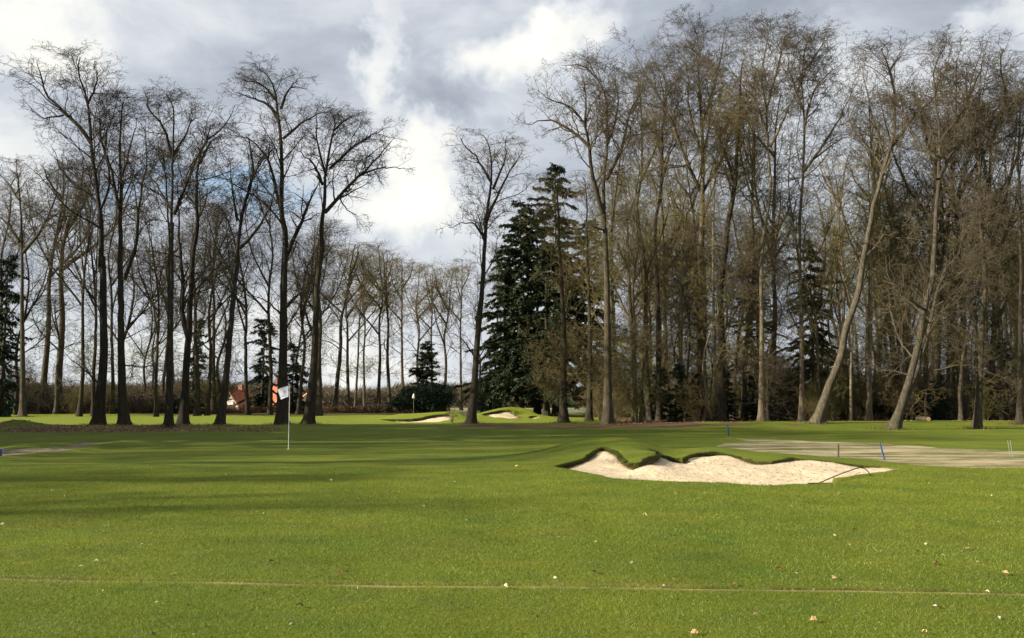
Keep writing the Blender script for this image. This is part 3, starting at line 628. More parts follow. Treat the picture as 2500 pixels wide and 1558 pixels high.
# right-hand row
traced('dark trunked tree rising before the spruces, furthest left of the wood edge', p3(570,1213), 24, conv(p3,[(570,900),(572,700),(560,400),(540,100)]) + [(1360,470),(1350,400)], [], crown_t=.35, spread=.26, low=5, dens=1.1, tmat=BARK_DARK, cmat=TWIG_WARM)
traced('dark straight tree between the spruces and the pale wide-crowned tree', p3(725,1207), 17, conv(p3,[(735,800),(722,400),(715,100)]) + [(1432,480),(1425,400)], [], crown_t=.35, spread=.24, low=5, tmat=BARK_DARK, cmat=TWIG_WARM)
traced('big tree with pale lower trunk and wide arching crown reaching left', p3(840,1227), 29, conv(p3,[(842,950),(840,700),(835,400),(828,100)]) + conv(pR,[(435,1000),(435,850),(452,700),(450,580),(440,450),(400,370),(370,300)]),
       [(conv(pR,[(430,1010),(385,850),(365,700),(345,560),(350,450),(330,330)]),14),(conv(pR,[(362,690),(280,620),(180,570),(60,590)]),10),(conv(pR,[(350,600),(290,520),(190,470),(120,430)]),7),(conv(pR,[(450,850),(520,700),(560,520),(610,430),(600,280)]),11),(conv(pR,[(455,680),(500,520),(480,320)]),7),(conv(pR,[(400,370),(330,300),(230,300)]),5),(conv(pR,[(430,1090),(400,1080),(340,1060)]),5),(conv(pR,[(470,1100),(500,850),(545,640),(600,560)]),6)], crown_t=.66, low=1.0, dens=1.15, tmat=BARK, cmat=TWIG)
traced('dark tree leaning slightly left, right of the pale wide-crowned tree', p3(1100,1203), 20, conv(p3,[(1080,900),(1075,700),(1062,200),(1030,0)]) + conv(pR,[(590,1000),(612,850),(615,600),(600,400),(590,270)]), [(conv(pR,[(612,860),(680,700),(730,540),(740,380)]),7)], crown_t=.45, low=2, spread=.26, tmat=BARK, cmat=TWIG)
traced('dark vertical trunk close beside the slightly left-leaning tree', p3(1157,1205), 19, conv(p3,[(1152,700),(1145,300),(1132,0)]) + conv(pR,[(690,1000),(710,850),(715,600),(730,400),(700,250)]), [(conv(pR,[(705,880),(760,700),(850,560)]),7)], crown_t=.42, low=2.5, spread=.28, tmat=BARK_DARK, cmat=TWIG_WARM)
traced('large tree with pale flared base and tall dense crown, left of the blue stake', p3(1430,1207), 31, conv(p3,[(1425,1000),(1425,800),(1430,400),(1420,0)]) + conv(pR,[(905,1000),(905,900),(900,600),(885,400),(880,200),(865,75)]),
       [(conv(pR,[(890,900),(820,750),(750,560),(660,400),(570,240)]),11),(conv(pR,[(895,720),(840,520),(830,330),(800,180)]),8),(conv(pR,[(910,900),(990,760),(1060,560),(1130,420)]),9),(conv(pR,[(900,600),(960,400),(1000,200),(1000,60)]),8),(conv(pR,[(900,760),(940,560),(950,380)]),6),(conv(p3,[(1420,450),(1280,300),(1200,180)]),5),(conv(p3,[(1430,620),(1320,600),(1200,530)]),5),(conv(p3,[(1440,640),(1560,470),(1640,420)]),5)], crown_t=.5, low=2.6, dens=1.15, wig=.14, tmat=BARK_PALE, cmat=TWIG)
traced('thick dark trunk directly behind the left blue stake', p3(1535,1217), 31, conv(p3,[(1540,900),(1540,700),(1530,450),(1560,200),(1580,0)]) + conv(pR,[(1055,900),(1065,720),(1080,560),(1085,350),(1100,200)]), [(conv(pR,[(1055,860),(980,640),(940,540),(880,440)]),10),(conv(pR,[(1070,620),(1140,450),(1160,280)]),7)], crown_t=.48, low=2, dens=1.1, tmat=BARK_DARK, cmat=TWIG_WARM)
traced('thin pale mottled trunk touching the left side of the thick dark one', p3(1495,1190), 11, conv(p3,[(1500,900),(1495,600),(1490,300)]) + [(1742,560),(1745,420),(1750,330)], [], crown_t=.5, low=2, spread=.2, d=66, **LT)
traced('straight pale brown trunk with small stems at its foot, right of the left blue stake', p4(145,1222), 16, conv(p4,[(150,900),(150,600),(150,200)]) + conv(pR,[(1195,1100),(1225,900),(1215,700),(1200,500),(1180,350),(1215,150),(1210,60)]),
       [(conv(pR,[(1210,640),(1150,480),(1050,350),(1010,280)]),8),(conv(pR,[(1222,700),(1300,540),(1370,380)]),9),(conv(pR,[(1205,520),(1250,350),(1290,170),(1290,60)]),7)], crown_t=.5, low=2.2, dens=1.1, tmat=BARK_PALE, cmat=TWIG)
traced('straight pale spotted trunk forking high up, left of the leaning trunks', p4(395,1217), 15, conv(p4,[(397,900),(395,700),(385,300)]) + conv(pR,[(1362,1150),(1370,950),(1380,800),(1380,500),(1372,350),(1400,150),(1400,70)]),
       [(conv(pR,[(1365,1270),(1335,1080),(1312,850),(1325,650)]),7),(conv(pR,[(1375,820),(1480,680),(1560,540),(1640,390)]),9),(conv(pR,[(1385,600),(1450,400),(1560,300)]),7),(conv(pR,[(1378,520),(1320,350),(1300,200)]),7),(conv(pR,[(1390,330),(1470,200),(1490,80)]),5)], crown_t=.52, dens=1.15, low=1.2, tmat=BARK_PALE, cmat=TWIG)
traced('grey furrowed trunk leaning strongly right with twisted pale limb, left of two leaners', p4(495,1240), 27, conv(p4,[(560,1000),(640,800),(665,640),(740,440),(770,250),(800,80)]) + conv(pR,[(1720,950),(1760,800),(1800,680),(1815,520),(1790,320),(1745,210),(1765,120)]),
       [(conv(pR,[(1800,690),(1900,560),(2010,440),(2040,330)]),11),(conv(p4,[(775,210),(870,110),(900,60),(960,70),(1030,110)])+conv(pR,[(1900,1090),(1990,1080)]),9),(conv(pR,[(1770,760),(1700,520),(1660,320)]),8),(conv(pR,[(1760,800),(1690,700),(1610,600),(1590,480)]),6),(conv(pR,[(1790,330),(1860,210),(1930,170)]),6)], crown_t=.6, dens=1.1, flare=.6, tmat=BARK_LEAN, cmat=TWIG)
traced('straight pale trunk standing between the two leaning trees', p4(810,1213), 17, conv(p4,[(812,900),(818,500),(820,100)]) + [(2132,470),(2125,330),(2120,200)], [], crown_t=.45, spread=.28, low=1.5, **LT)
ld = traced('split grey trunk leaning right with long bare limbs, right of two leaners', p4(960,1258), 24, conv(p4,[(1060,950),(1120,700),(1150,520),(1200,330),(1215,100)]) + conv(pR,[(2010,1050),(2020,850),(2030,700),(2010,500),(2000,350),(2050,200)]),
       [(conv(p4,[(985,1235),(1085,960),(1145,780),(1195,550),(1270,300),(1370,140),(1400,0)])+conv(pR,[(2150,1000),(2165,900)]),14),(conv(pR,[(2020,850),(2100,700),(2250,600),(2400,450),(2480,420)]),11),(conv(pR,[(2028,760),(1930,680),(1850,520),(1820,420)]),8),(conv(pR,[(2025,680),(2160,480),(2220,300),(2230,180)]),9),(conv(p4,[(1150,520),(1090,480),(1010,380),(940,270),(940,180)]),6),(conv(p4,[(1180,600),(1290,570),(1400,400),(1490,385)]),4),(conv(p4,[(1060,920),(970,900),(850,880)]),4)], crown_t=.6, dens=1.1, flare=.6, tmat=BARK_LEAN, cmat=TWIG)
traced('tall brown tree with winding stem, right of the leaning pair and the dark bush', p4(1475,1252), 20, conv(p4,[(1490,1000),(1500,700),(1525,300),(1500,0)]) + conv(pR,[(2215,900),(2215,780),(2270,650),(2340,480),(2310,250),(2330,180)]), [(conv(pR,[(2215,800),(2180,600),(2150,400),(2160,220)]),9),(conv(pR,[(2250,700),(2360,640),(2460,560)]),8)], crown_t=.45, low=1.5, dens=1.1, tmat=BARK, cmat=TWIG)
traced('dark straight tree at the right edge of the wood', p4(1740,1240), 17, conv(p4,[(1745,700),(1740,0)]) + conv(pR,[(2405,1000),(2400,650),(2410,450),(2400,330)]), [], crown_t=.4, low=1.5, spread=.3, **DK)
print('traced done')

fx = []; fy = []
for a_, b_, c_ in FEET:
    k_ = 420; t_ = rng.uniform(0, 2 * PI, k_); q_ = c_ * .9 + rng.gamma(1.4, .28, k_); fx.append(a_ + np.cos(t_) * q_); fy.append(b_ + np.sin(t_) * q_)
fx = np.concatenate(fx); fy = np.concatenate(fy); n = len(fx)
cols = np.array([(.07, .10, .018), (.11, .13, .03), (.20, .15, .07), (.10, .06, .03)])[rng.integers(0, 4, n)]
tag(link('rough_grass', blade_mesh('rough_grass', fx, fy, height(fx, fy, True) - .01, rng.uniform(.04, .22, n), rng.uniform(.015, .04, n), rng.uniform(.2, 1.1, n), cols, BLADE)), 'rough uncut grass and dead stalks round the feet of the trees', 'grass', kind='stuff')

# ------------------------------------------------------------------ generic bare trees: six built once, then copied
def generic(seed, H, r0, crown_t, spread, ang, auto, low=2.0, dens=.8, fine=.55, tm=BARK, cm=TWIG, wob=.5, flare=.35, fork=True):
    rg = np.random.default_rng(seed); zz = np.linspace(0, H, 7)
    tp = np.stack([np.cumsum(rg.normal(0, wob, 7)) * zz / H, np.cumsum(rg.normal(0, wob, 7)) * zz / H, zz], -1); tp[0] = 0
    lm = []
    if fork:
        for _ in range(3):
            i = rg.integers(2, 5); p0 = tp[i] + (tp[i + 1] - tp[i]) * rg.uniform(0, 1); a = rg.uniform(0, 2 * PI); ln = (H - p0[2]) * rg.uniform(.75, .98); o_ = ln * rg.uniform(.3, .6)
            e = p0 + np.array([math.cos(a) * o_, math.sin(a) * o_, ln]); m_ = p0 * .55 + e * .45 + np.array([math.cos(a) * o_ * .25, math.sin(a) * o_ * .25, 0])
            lm.append(([p0, m_, e], r0 * .5))
    return tree_meshes(tp, r0, lm, seed, crown_t=crown_t, auto=auto, spread=spread, ang=ang, dens=dens, fine=fine, low=low, tmat=tm, cmat=cm, S=9, flare=flare, wig=.15)
VAR = {
 'pole0': generic(131, 15, .10, .45, .16, 40, .8, 1.2, .7, .5, BARK_PALE, TWIG_WARM, fork=False),
 'pole1': generic(132, 13, .085, .35, .18, 45, .9, 1.6, .7, .5, BARK_PALE, TWIG_MOSS, wob=.8, fork=False),
 'pole2': generic(133, 16, .12, .5, .18, 35, .8, .8, .7, .5, BARK, TWIG_WARM, wob=.6, fork=False),
 'tan0': generic(121, 22, .24, .35, .36, 38, 1.1, .7, .9, .7, BARK, TWIG_WARM),
 'tan1': generic(122, 20, .20, .32, .38, 42, 1.1, .9, .9, .7, BARK, TWIG_WARM),
 'warm0': generic(101, 21, .22, .35, .27, 34, 1.0, 2.4, .85, .5, BARK_PALE, TWIG_WARM),
 'warm1': generic(102, 23, .26, .42, .26, 30, 1.0, 2.0, .85, .5, BARK, TWIG_MOSS),
 'warm2': generic(103, 18, .16, .30, .28, 40, 1.1, 2.6, .85, .5, BARK_PALE, TWIG_MOSS),
 'warm3': generic(104, 22, .20, .45, .24, 30, .9, 1.6, .9, .5, BARK, TWIG_WARM),
 'mid0': generic(111, 21, .27, .45, .32, 32, 1.1, .7, .9, .6, BARK, TWIG),
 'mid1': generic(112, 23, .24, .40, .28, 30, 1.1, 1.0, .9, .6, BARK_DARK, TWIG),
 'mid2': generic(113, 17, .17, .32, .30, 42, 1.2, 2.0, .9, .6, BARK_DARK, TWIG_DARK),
}
# small bare shrubs and saplings of the understorey
def shrub(seed, H, n, spread, cm):
    rg = np.random.default_rng(seed); L1 = []
    for _ in range(n):
        a = rg.uniform(0, 2 * PI); o_ = rg.uniform(.05, spread); h_ = H * rg.uniform(.6, 1)
        pts = [np.array([math.cos(a) * .1, math.sin(a) * .1, -.1]), np.array([math.cos(a) * o_ * .4, math.sin(a) * o_ * .4, h_ * .5]), np.array([math.cos(a) * o_, math.sin(a) * o_, h_])]
        L1.append((resample(pts, 12, .06, rg), np.linspace(.035, .008, 12)))
    P = np.stack([p for p, r in L1]); Q = np.stack([r for p, r in L1]); g0 = Geo(); g0.add(*tubes(P, Q, 5))
    return g0.mesh('stems', [BARK]), crown_geo(L1, rg, .95, .7, .2).mesh('twigs', [cm])
SHR = [shrub(201, 4.5, 7, 1.8, TWIG_WARM), shrub(202, 3.2, 9, 2.0, TWIG_MOSS), shrub(203, 5.5, 5, 1.5, TWIG_DARK), shrub(204, 2.2, 10, 1.6, TWIG_WARM)]
def place(name, meshes, parts, loc, label, cat, group, rz=0, s=1.0, tilt=(0, 0)):
    r = empty(name, loc, label, cat, group, rz); r.scale = (s, s, s) if np.isscalar(s) else s
    r.rotation_euler = (tilt[0], tilt[1], rz)
    for me_, pn in zip(meshes, parts): link(pn, me_, r)
    return r
rnd = random.Random(11)
GR = 'bare trees filling the brown wood on the right'
LR = 'bare brown tree standing back among the crowded trunks of the wood'
taken = []
def bare(key, px, py=None, d=None, hpx=None, label=None, group=None, wide=1.0, tilt=None):
    """hpx: photo y of the tree top"""
    p = gnd(px, py) if d is None else at(px, 979, d); x, y = p[0], p[1]; z = hz(x, y)
    H0 = {'pole0': 15, 'pole1': 13, 'pole2': 16, 'tan0': 22, 'tan1': 20, 'warm0': 21, 'warm1': 23, 'warm2': 18, 'warm3': 22, 'mid0': 21, 'mid1': 23, 'mid2': 17}[key] + .4
    H = (at(px, hpx, y)[2] - z) if hpx else H0 * rnd.uniform(.85, 1.1); s = H / H0
    taken.append((x, y))
    return place('bare_tree', VAR[key], ('trunk', 'crown'), (x, y, z), label or LR, 'tree', group or GR, rnd.uniform(0, 6.28), (s * wide, s * wide, s), tilt or (rnd.uniform(-.03, .03), rnd.uniform(-.03, .03)))
# individually visible trunks behind the right row
for key, px, py, top, wd, lab in [
  ('warm0', 1499, 1016, 330, .8, 'thin pale trunk showing just right of the pale wide-crowned tree'),
  ('warm3', 1632, 1024, 200, .85, 'slim sunlit yellowish trunk right of the pair of dark trunks'),
  ('warm2', 1652, 1018, 380, .7, 'thinner sunlit trunk just right of the slim yellowish one'),
  ('warm1', 1817, 1028, 260, .8, 'thin brown trunk left of the pale trunk with small stems'),
  ('warm3', 1886, 1028, 160, .9, 'grey brown trunk close right of the pale trunk with small stems'),
  ('warm0', 2072, 1018, 330, .8, 'thin mossy trunk in the gap beneath the left leaning tree'),
  ('warm2', 2105, 1016, 400, .8, 'small mossy trunk just left of the straight pale trunk between the leaners'),
  ('warm3', 2150, 1019, 300, .7, 'thin lit trunk just right of the straight pale trunk between the leaners'),
  ('warm1', 2190, 1022, 240, 1.0, 'brown trunk seen between the leaning trees'),
  ('warm0', 2276, 1028, 170, 1.3, 'thick half sunlit trunk behind the right leaning tree'),
  ('mid1', 2294, 1026, 190, 1.1, 'dark trunk touching the thick half sunlit one'),
  ('warm1', 2332, 1026, 230, .9, 'brown trunk above the right side of the dark bush'),
  ('mid0', 2358, 1028, 200, .9, 'dark slim trunk left of the winding brown tree'),
  ('mid1', 2430, 1030, 180, .9, 'dark trunk between the winding tree and the right edge'),
  ('warm3', 2460, 1024, 260, .9, 'slim brown trunk near the right edge'),
  ('mid0', 1205, 1012, 560, .6, 'thin tree seen through the gap left of the spruces')]:
    bare(key, px, py, hpx=top, wide=wd, label=lab)
# fill
keys = ['warm0', 'warm1', 'warm2', 'warm3', 'mid1']
tries = 0; cnt = 0
while cnt < 70 and tries < 4000:
    tries += 1; d = rnd.uniform(66, 128); px = rnd.uniform(1480, 2640)
    if px < 1640 and d > 96 and rnd.random() < .5: continue
    x = (px - 1250) / F * d
    if min([(x - a)**2 + (y_ - d)**2 for a, y_ in taken] + [99]) < 2.2**2: continue
    bare(rnd.choice(keys), px, d=d, hpx=rnd.uniform(400, 680) if d > 80 else rnd.uniform(320, 560), wide=rnd.uniform(.8, 1.15)); cnt += 1
for i in range(40):
    d = rnd.uniform(63.5, 84); px = rnd.uniform(1500, 2520); x = (px - 1250) / F * d
    if min((x - a)**2 + (y_ - d)**2 for a, y_ in taken) < 1.0: continue
    bare('pole%d' % (i % 3), px, d=d, hpx=rnd.uniform(420, 720), label='thin pale pole-like young tree among the thicker trunks of the wood', group='thin young trees in the wood')
# left background, each placed where its trunk shows
GL = 'bare trees standing behind the far fairway'
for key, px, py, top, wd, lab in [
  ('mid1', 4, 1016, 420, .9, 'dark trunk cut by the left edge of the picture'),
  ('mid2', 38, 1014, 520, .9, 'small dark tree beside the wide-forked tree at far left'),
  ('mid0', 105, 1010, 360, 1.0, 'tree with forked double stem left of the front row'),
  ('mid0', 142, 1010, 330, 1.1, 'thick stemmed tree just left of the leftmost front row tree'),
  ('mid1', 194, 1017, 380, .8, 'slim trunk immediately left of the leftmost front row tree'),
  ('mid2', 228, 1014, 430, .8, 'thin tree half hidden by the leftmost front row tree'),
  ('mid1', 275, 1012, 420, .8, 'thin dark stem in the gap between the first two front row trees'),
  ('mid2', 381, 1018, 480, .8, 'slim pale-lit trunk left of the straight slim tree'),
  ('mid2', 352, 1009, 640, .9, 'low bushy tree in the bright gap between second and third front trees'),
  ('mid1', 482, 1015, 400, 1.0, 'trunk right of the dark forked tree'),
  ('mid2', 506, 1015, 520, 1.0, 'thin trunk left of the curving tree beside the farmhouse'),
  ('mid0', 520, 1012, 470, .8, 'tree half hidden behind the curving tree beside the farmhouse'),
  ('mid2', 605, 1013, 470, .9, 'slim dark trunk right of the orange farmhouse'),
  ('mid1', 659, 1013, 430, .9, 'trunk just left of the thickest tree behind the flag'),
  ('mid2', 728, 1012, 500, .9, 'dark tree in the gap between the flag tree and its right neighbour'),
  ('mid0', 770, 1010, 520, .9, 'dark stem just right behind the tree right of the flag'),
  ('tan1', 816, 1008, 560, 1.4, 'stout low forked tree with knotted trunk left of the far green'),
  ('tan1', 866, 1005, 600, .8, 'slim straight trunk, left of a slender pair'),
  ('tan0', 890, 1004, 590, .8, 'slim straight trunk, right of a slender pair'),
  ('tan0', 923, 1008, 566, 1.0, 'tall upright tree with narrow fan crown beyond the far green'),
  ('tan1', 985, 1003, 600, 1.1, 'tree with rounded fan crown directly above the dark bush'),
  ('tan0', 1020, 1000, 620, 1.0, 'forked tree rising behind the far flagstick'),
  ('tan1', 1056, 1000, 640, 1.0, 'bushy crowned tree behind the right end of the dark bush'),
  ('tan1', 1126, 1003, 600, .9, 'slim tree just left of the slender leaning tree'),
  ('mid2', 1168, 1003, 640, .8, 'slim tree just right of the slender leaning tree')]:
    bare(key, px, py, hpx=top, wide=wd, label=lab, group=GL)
for i, (px, hp) in enumerate([(852, 605), (953, 580), (1085, 632)]):
    bare('tan%d' % (i % 2), px, d=rnd.uniform(118, 138), hpx=hp, wide=1.15, label='tan crowned bare tree in the rounded clump beyond the far green', group='tan crowned trees beyond the far green')
for i in range(12):
    px = rnd.uniform(-80, 840); d = rnd.uniform(100, 160)
    if 548 < px < 622 and d < 172: continue
    bare(rnd.choice(['mid1', 'mid2', 'mid0', 'mid2']), px, d=d, hpx=rnd.uniform(500, 740), wide=rnd.uniform(1.0, 1.5), label='small bare tree in the hazy thicket behind the left front row', group='bare trees of the left thicket')
# trees just outside the frame on the left that throw the long shadows over the grass
for i, (x, y, s) in enumerate([(-66, -11, 1.0), (-64, -14.5, .95), (-52, -1, 1.0), (-50, 5, 1), (-66, 2, 1.1), (-47, 11, 1.05), (-60, 12, 1.1), (-42, 17, 1.05), (-54, 18, 1.1), (-44, 23, 1.05), (-62, 22, 1.1), (-50, 27, 1.1), (-41, 30, 1), (-58, 33, 1.1), (-46, 34, 1.1), (-53, 39, 1.1), (-44, 42, 1.05), (-62, 42, 1.1), (-50, 47, 1), (-30, 28, .95), (-32, 30, 1), (-38, 36, .95), (-37, 41, 1), (-40, 45.0, 1), (-43, 49, 1.05), (-36, 27, 1.0), (-32, 33, 1), (-32, 38, 1), (-29, 26, .9), (-40, 33, 1.05), (-46, 51, 1)]):
    place('bare_tree', VAR[['mid0', 'mid1', 'warm1'][i % 3]], ('trunk', 'crown'), (x, y - x * .03, 0), 'bare tree just left of the view', 'tree', 'bare trees left of the view', i * 1.3, s)
GS = 'leafless shrubs under the trees'
for i in range(120):
    if i < 84: px = rnd.uniform(1440, 2560); d = rnd.uniform(64, 112)
    else: px = rnd.uniform(-60, 560); d = rnd.uniform(106, 135)
    x = (px - 1250) / F * d; s = rnd.uniform(.7, 1.3)
    if i >= 84: s *= 1.2
    place('bare_shrub', SHR[rnd.randrange(4)], ('stems', 'twigs'), (x, d, hz(x, d)), 'tangled leafless brown shrub in the undergrowth of the trees', 'shrub', GS, rnd.uniform(0, 6.28), s)
for px, d, k, s, lab in [(1868, 57.5, 2, .95, 'thin pale sapling stems at the foot of the straight pale brown trunk'), (1985, 58.5, 3, .5, 'small bare seedling at the foot of the left leaning trunk'), (1105, 68, 3, .35, 'tiny bare sprig beside the far left bunker')]:
    x = (px - 1250) / F * d; place('bare_shrub', SHR[k], ('stems', 'twigs'), (x, d, hz(x, d)), lab, 'shrub', GS, 1, s)
print('generic done', NT_, cnt)

# ------------------------------------------------------------------ evergreens
def spruce(seed, H, W_, bare_h, n_leaf=26000, mtl=NEEDLE, droop=.35, pw=.5):
    rg = np.random.default_rng(seed); K = 8
    n = int(H * 9); z = bare_h + (H - bare_h) * rg.uniform(0, 1, n) ** 1.15
    tt = (z - bare_h) / (H - bare_h); ln = W_ * (np.clip(1 - tt, 0, 1) ** pw * .95 + .05) * rg.uniform(.35, 1.2, n) * np.clip(.6 + tt * 3, 0, 1) * (1 + .25 * np.sin(z * 1.7 + seed))
    a = rg.uniform(0, 2 * PI, n); P = np.empty((n, K, 3)); s = np.linspace(0, 1, K)
    rise = rg.uniform(-.25, .12, n) + tt * .5
    for k in range(K):
        r_ = ln * s[k]; P[:, k, 0] = np.cos(a) * r_; P[:, k, 1] = np.sin(a) * r_
        P[:, k, 2] = z + r_ * rise - droop * r_ * s[k] + .18 * ln * s[k]**3
    P[:, 1:] += rg.normal(0, .06, (n, K - 1, 3)); Q = np.linspace(.05, .012, K)[None] * np.ones((n, 1))
    tg = Geo(); zz = np.linspace(0, H, 14); tp = np.stack([np.zeros(14), np.zeros(14), zz - .2 * (zz == 0)], -1)
    tg.add(*tubes(tp[None], (H * .013 * (1 - zz / H) + .02)[None], 10, flare_arr(14, 10, zz, .6, rg), .05, seed))
    cg = Geo(); cg.add(*tubes(P, Q, 3))
    i = rg.choice(n, n_leaf, p=ln / ln.sum()); f = rg.uniform(.15, 1, n_leaf) * (K - 1); j = np.minimum(f.astype(int), K - 2); fr = (f - j)[:, None]
    pos = P[i, j] * (1 - fr) + P[i, j + 1] * fr; T = nrm(P[i, j + 1] - P[i, j]); side = np.cross(T, [0, 0, 1.])
    sg = rg.choice([-1, 1], n_leaf)[:, None]
    d = nrm(T * .6 + side * sg * rg.uniform(.1, 1.0, (n_leaf, 1)) + np.array([0, 0, -1.]) * rg.uniform(.0, 1.1, (n_leaf, 1)) + rg.normal(0, .2, (n_leaf, 3)))
    l_ = rg.uniform(.18, .55, n_leaf)[:, None]; w = nrm(np.cross(d, rg.normal(size=(n_leaf, 3)))) * rg.uniform(.03, .075, (n_leaf, 1))
    V = np.stack([pos - w * .4, pos + d * l_ * .5 - w, pos + d * l_, pos + d * l_ * .5 + w], 1)
    cg.add(V.reshape(-1, 3), np.arange(n_leaf * 4).reshape(-1, 4))
    return tg.mesh('trunk', [BARK_DARK]), cg.mesh('crown', [mtl], False)
def bush(seed, W_, D_, H, n, leaf, mtl, lobes=9):
    """dense evergreen: leaves through several lobes on short stems"""
    rg = np.random.default_rng(seed); c = np.stack([rg.uniform(-.7, .7, lobes) * W_ / 2, rg.uniform(-.6, .6, lobes) * D_ / 2, rg.uniform(.25, .7, lobes) * H], -1)
    rad = rg.uniform(.22, .36, lobes)[:, None] * np.array([[W_ * .9, D_ * .9, H]])
    i = rg.integers(0, lobes, n); u = nrm(rg.normal(size=(n, 3))) * (rg.uniform(0, 1, (n, 1)) ** .35); pos = c[i] + u * rad[i] * (1 + .15 * rg.normal(size=(n, 1)))
    pos[:, 2] = np.abs(pos[:, 2])
    d = nrm(u + rg.normal(0, .7, (n, 3)) + np.array([0, 0, -.2])); l_ = leaf * rg.uniform(.6, 1.5, (n, 1)); w = nrm(np.cross(d, rg.normal(size=(n, 3)))) * l_ * .28
    V = np.stack([pos, pos + d * l_ * .5 - w, pos + d * l_, pos + d * l_ * .5 + w], 1)
    lg = Geo(); lg.add(V.reshape(-1, 3), np.arange(n * 4).reshape(-1, 4))
    sg = Geo(); P = np.stack([resample([np.array([0, 0, -.1]) + c[k] * [.15, .15, 0], c[k] * [.6, .6, .5], c[k]], 6, .05, rg) for k in range(lobes)]); sg.add(*tubes(P, np.linspace(.06, .02, 6)[None] * np.ones((lobes, 1)), 5))
    return sg.mesh('stems', [BARK_DARK]), lg.mesh('foliage', [mtl], False)
def ev(name, me_, parts, px, d, label, cat='tree', group=None, rz=0, s=1):
    x = (px - 1250) / F * d; return place(name, me_, parts, (x, d, hz(x, d)), label, cat, group, rz, s)
TC = ('trunk', 'crown'); SF = ('stems', 'foliage')
s1 = spruce(301, 22.5, 5.8, 2.8, 60000, droop=.5); s2 = spruce(302, 19, 5.2, 2.6, 50000, droop=.55); s3 = spruce(303, 9, 2.2, .3, 16000, NEEDLE)
GC = 'dark spruces at the left end of the wood'
ev('spruce', s2, TC, 1232, 96, 'lowest dark spruce, leftmost at the end of the wood', group=GC, rz=5, s=(1.0, 1.0, .88))
ev('spruce', s1, TC, 1358, 93, 'tallest dark spruce with pointed tip above the others', group=GC, s=(1.0, 1.0, 1.19))
ev('spruce', s2, TC, 1272, 94, 'broad dark spruce with drooping boughs at the left end of the wood', group=GC, rz=1, s=(1.12, 1.12, 1.2))
ev('spruce', s2, TC, 1312, 99, 'dark spruce in the middle, behind the tallest one', group=GC, rz=3, s=(1.15, 1.15, 1.2))
ev('spruce', s1, TC, 1440, 95, 'dark spruce behind the pale wide-crowned tree', group=GC, rz=2, s=(.95, .95, .95))
ev('spruce', s2, TC, 1334, 90, 'bushy dark spruce filling the gap left of the tallest one', group=GC, rz=5.2, s=(1.12, 1.12, .92))
ev('spruce', s1, TC, 1985, 79, 'dark spruce inside the wood behind the left leaning trunk', group='dark spruces within the wood', rz=4, s=(.62, .62, .72))
ev('spruce', s2, TC, 1850, 90, 'dim spruce deep in the wood right of the large pale tree', group='dark spruces within the wood', rz=2, s=(.7, .7, .75))
for px, d, s, lab in [(1655, 66, .5, 'small green spruce low beside the slim sunlit trunk'), (1700, 67, .42, 'small dark spruce behind the large pale-based tree'), (1775, 66, .42, 'small dark spruce right behind the thick dark trunk'), (1835, 70, .42, 'small young spruce between the blue stake and pale trunks'), (1920, 73, .5, 'small spruce left of the pale spotted trunk'), (2290, 69, .42, 'small dark spruce growing out of the broad dark bush'), (2215, 71, .36, 'smallest dark spruce, just left of the broad dark bush'), (2440, 72, .75, 'dark young spruce near the right edge of the wood'), (1610, 72, .5, 'small spruce in the gap right of the wide-crowned tree')]:
    ev('young_spruce', s3, TC, px, d, lab, group='young spruces under the wood', rz=px, s=s)
ev('spruce', spruce(305, 9.5, 2.6, 3.5, 9000), TC, 1043, 118, 'dark conifer rising out of the bush behind the far flagstick', group=None)
ev('ivy_tree', spruce(306, 12.5, 2.4, .3, 15000, EVER, .6, .14), TC, 644, 118, 'dark ivy-clad tree left of the golf flag', group='ivy-clad trees behind the fairway')
ev('ivy_tree', spruce(307, 9, 1.9, .3, 8000, EVER, .6, .14), TC, 716, 112, 'dark evergreen tree close behind the golf flag', group='ivy-clad trees behind the fairway')
ev('ivy_tree', spruce(308, 17, 2.0, .3, 11000, EVER, .5, .14), TC, 8, 92, 'dark ivy-covered tree cut by the left edge', group='ivy-clad trees behind the fairway')
ev('ivy_tree', spruce(309, 12, 1.3, .3, 6000, EVER, .5, .14), TC, 484, 112, 'narrow ivy-covered trunk right of the dark forked tree', group='ivy-clad trees behind the fairway')
GB = 'dark evergreen bushes'
ev('evergreen_bush', bush(401, 7.4, 4, 3.9, 26000, .2, EVER, 12), SF, 1030, 113, 'large dark rounded bush behind the far flagstick', 'bush', GB)
ev('evergreen_bush', bush(402, 3.6, 3, 3.2, 9000, .2, EVER), SF, 1195, 108, 'dark bush left of the mounded far bunker', 'bush', GB)
ev('evergreen_bush', bush(403, 4.2, 3.2, 3.0, 16000, .13, EVER, 16), SF, 2250, 68, 'broad dark green bush right of the leaning trunks', 'bush', GB)
ev('evergreen_bush', bush(404, 3.0, 2.5, 2.2, 9000, .12, EVER), SF, 2170, 72, 'low green bush between the two leaning trees', 'bush', GB)
ev('evergreen_bush', bush(405, 6, 3, 2.8, 9000, .2, EVER), SF, 10, 104, 'black-green bush at the left edge beyond the fairway', 'bush', GB)
ev('evergreen_bush', bush(406, 2.2, 2, 2.2, 5000, .2, EVER), SF, 436, 106, 'small dark bush behind the fork-stemmed tree', 'bush', GB)
# unseen spruces added off frame to deepen the shade
for i, (x, y, s) in enumerate([(-47, 21, .8), (-55, 25, .95), (-48, 31, .9), (-60, 36, 1), (-52, 43, .95), (-66, 28, 1), (-42, 38, .85), (-34, 36, .8), (-41, 45, .85), (-33, 30, .75), (-30, 35, .7), (-36, 40.5, .8), (-44, 48, .9)]):
    place('spruce', s1, TC, (x, y - x * .03, 0), 'unseen spruce added left of the view for shade', 'tree', 'spruces added left of the view for shade', i, s)

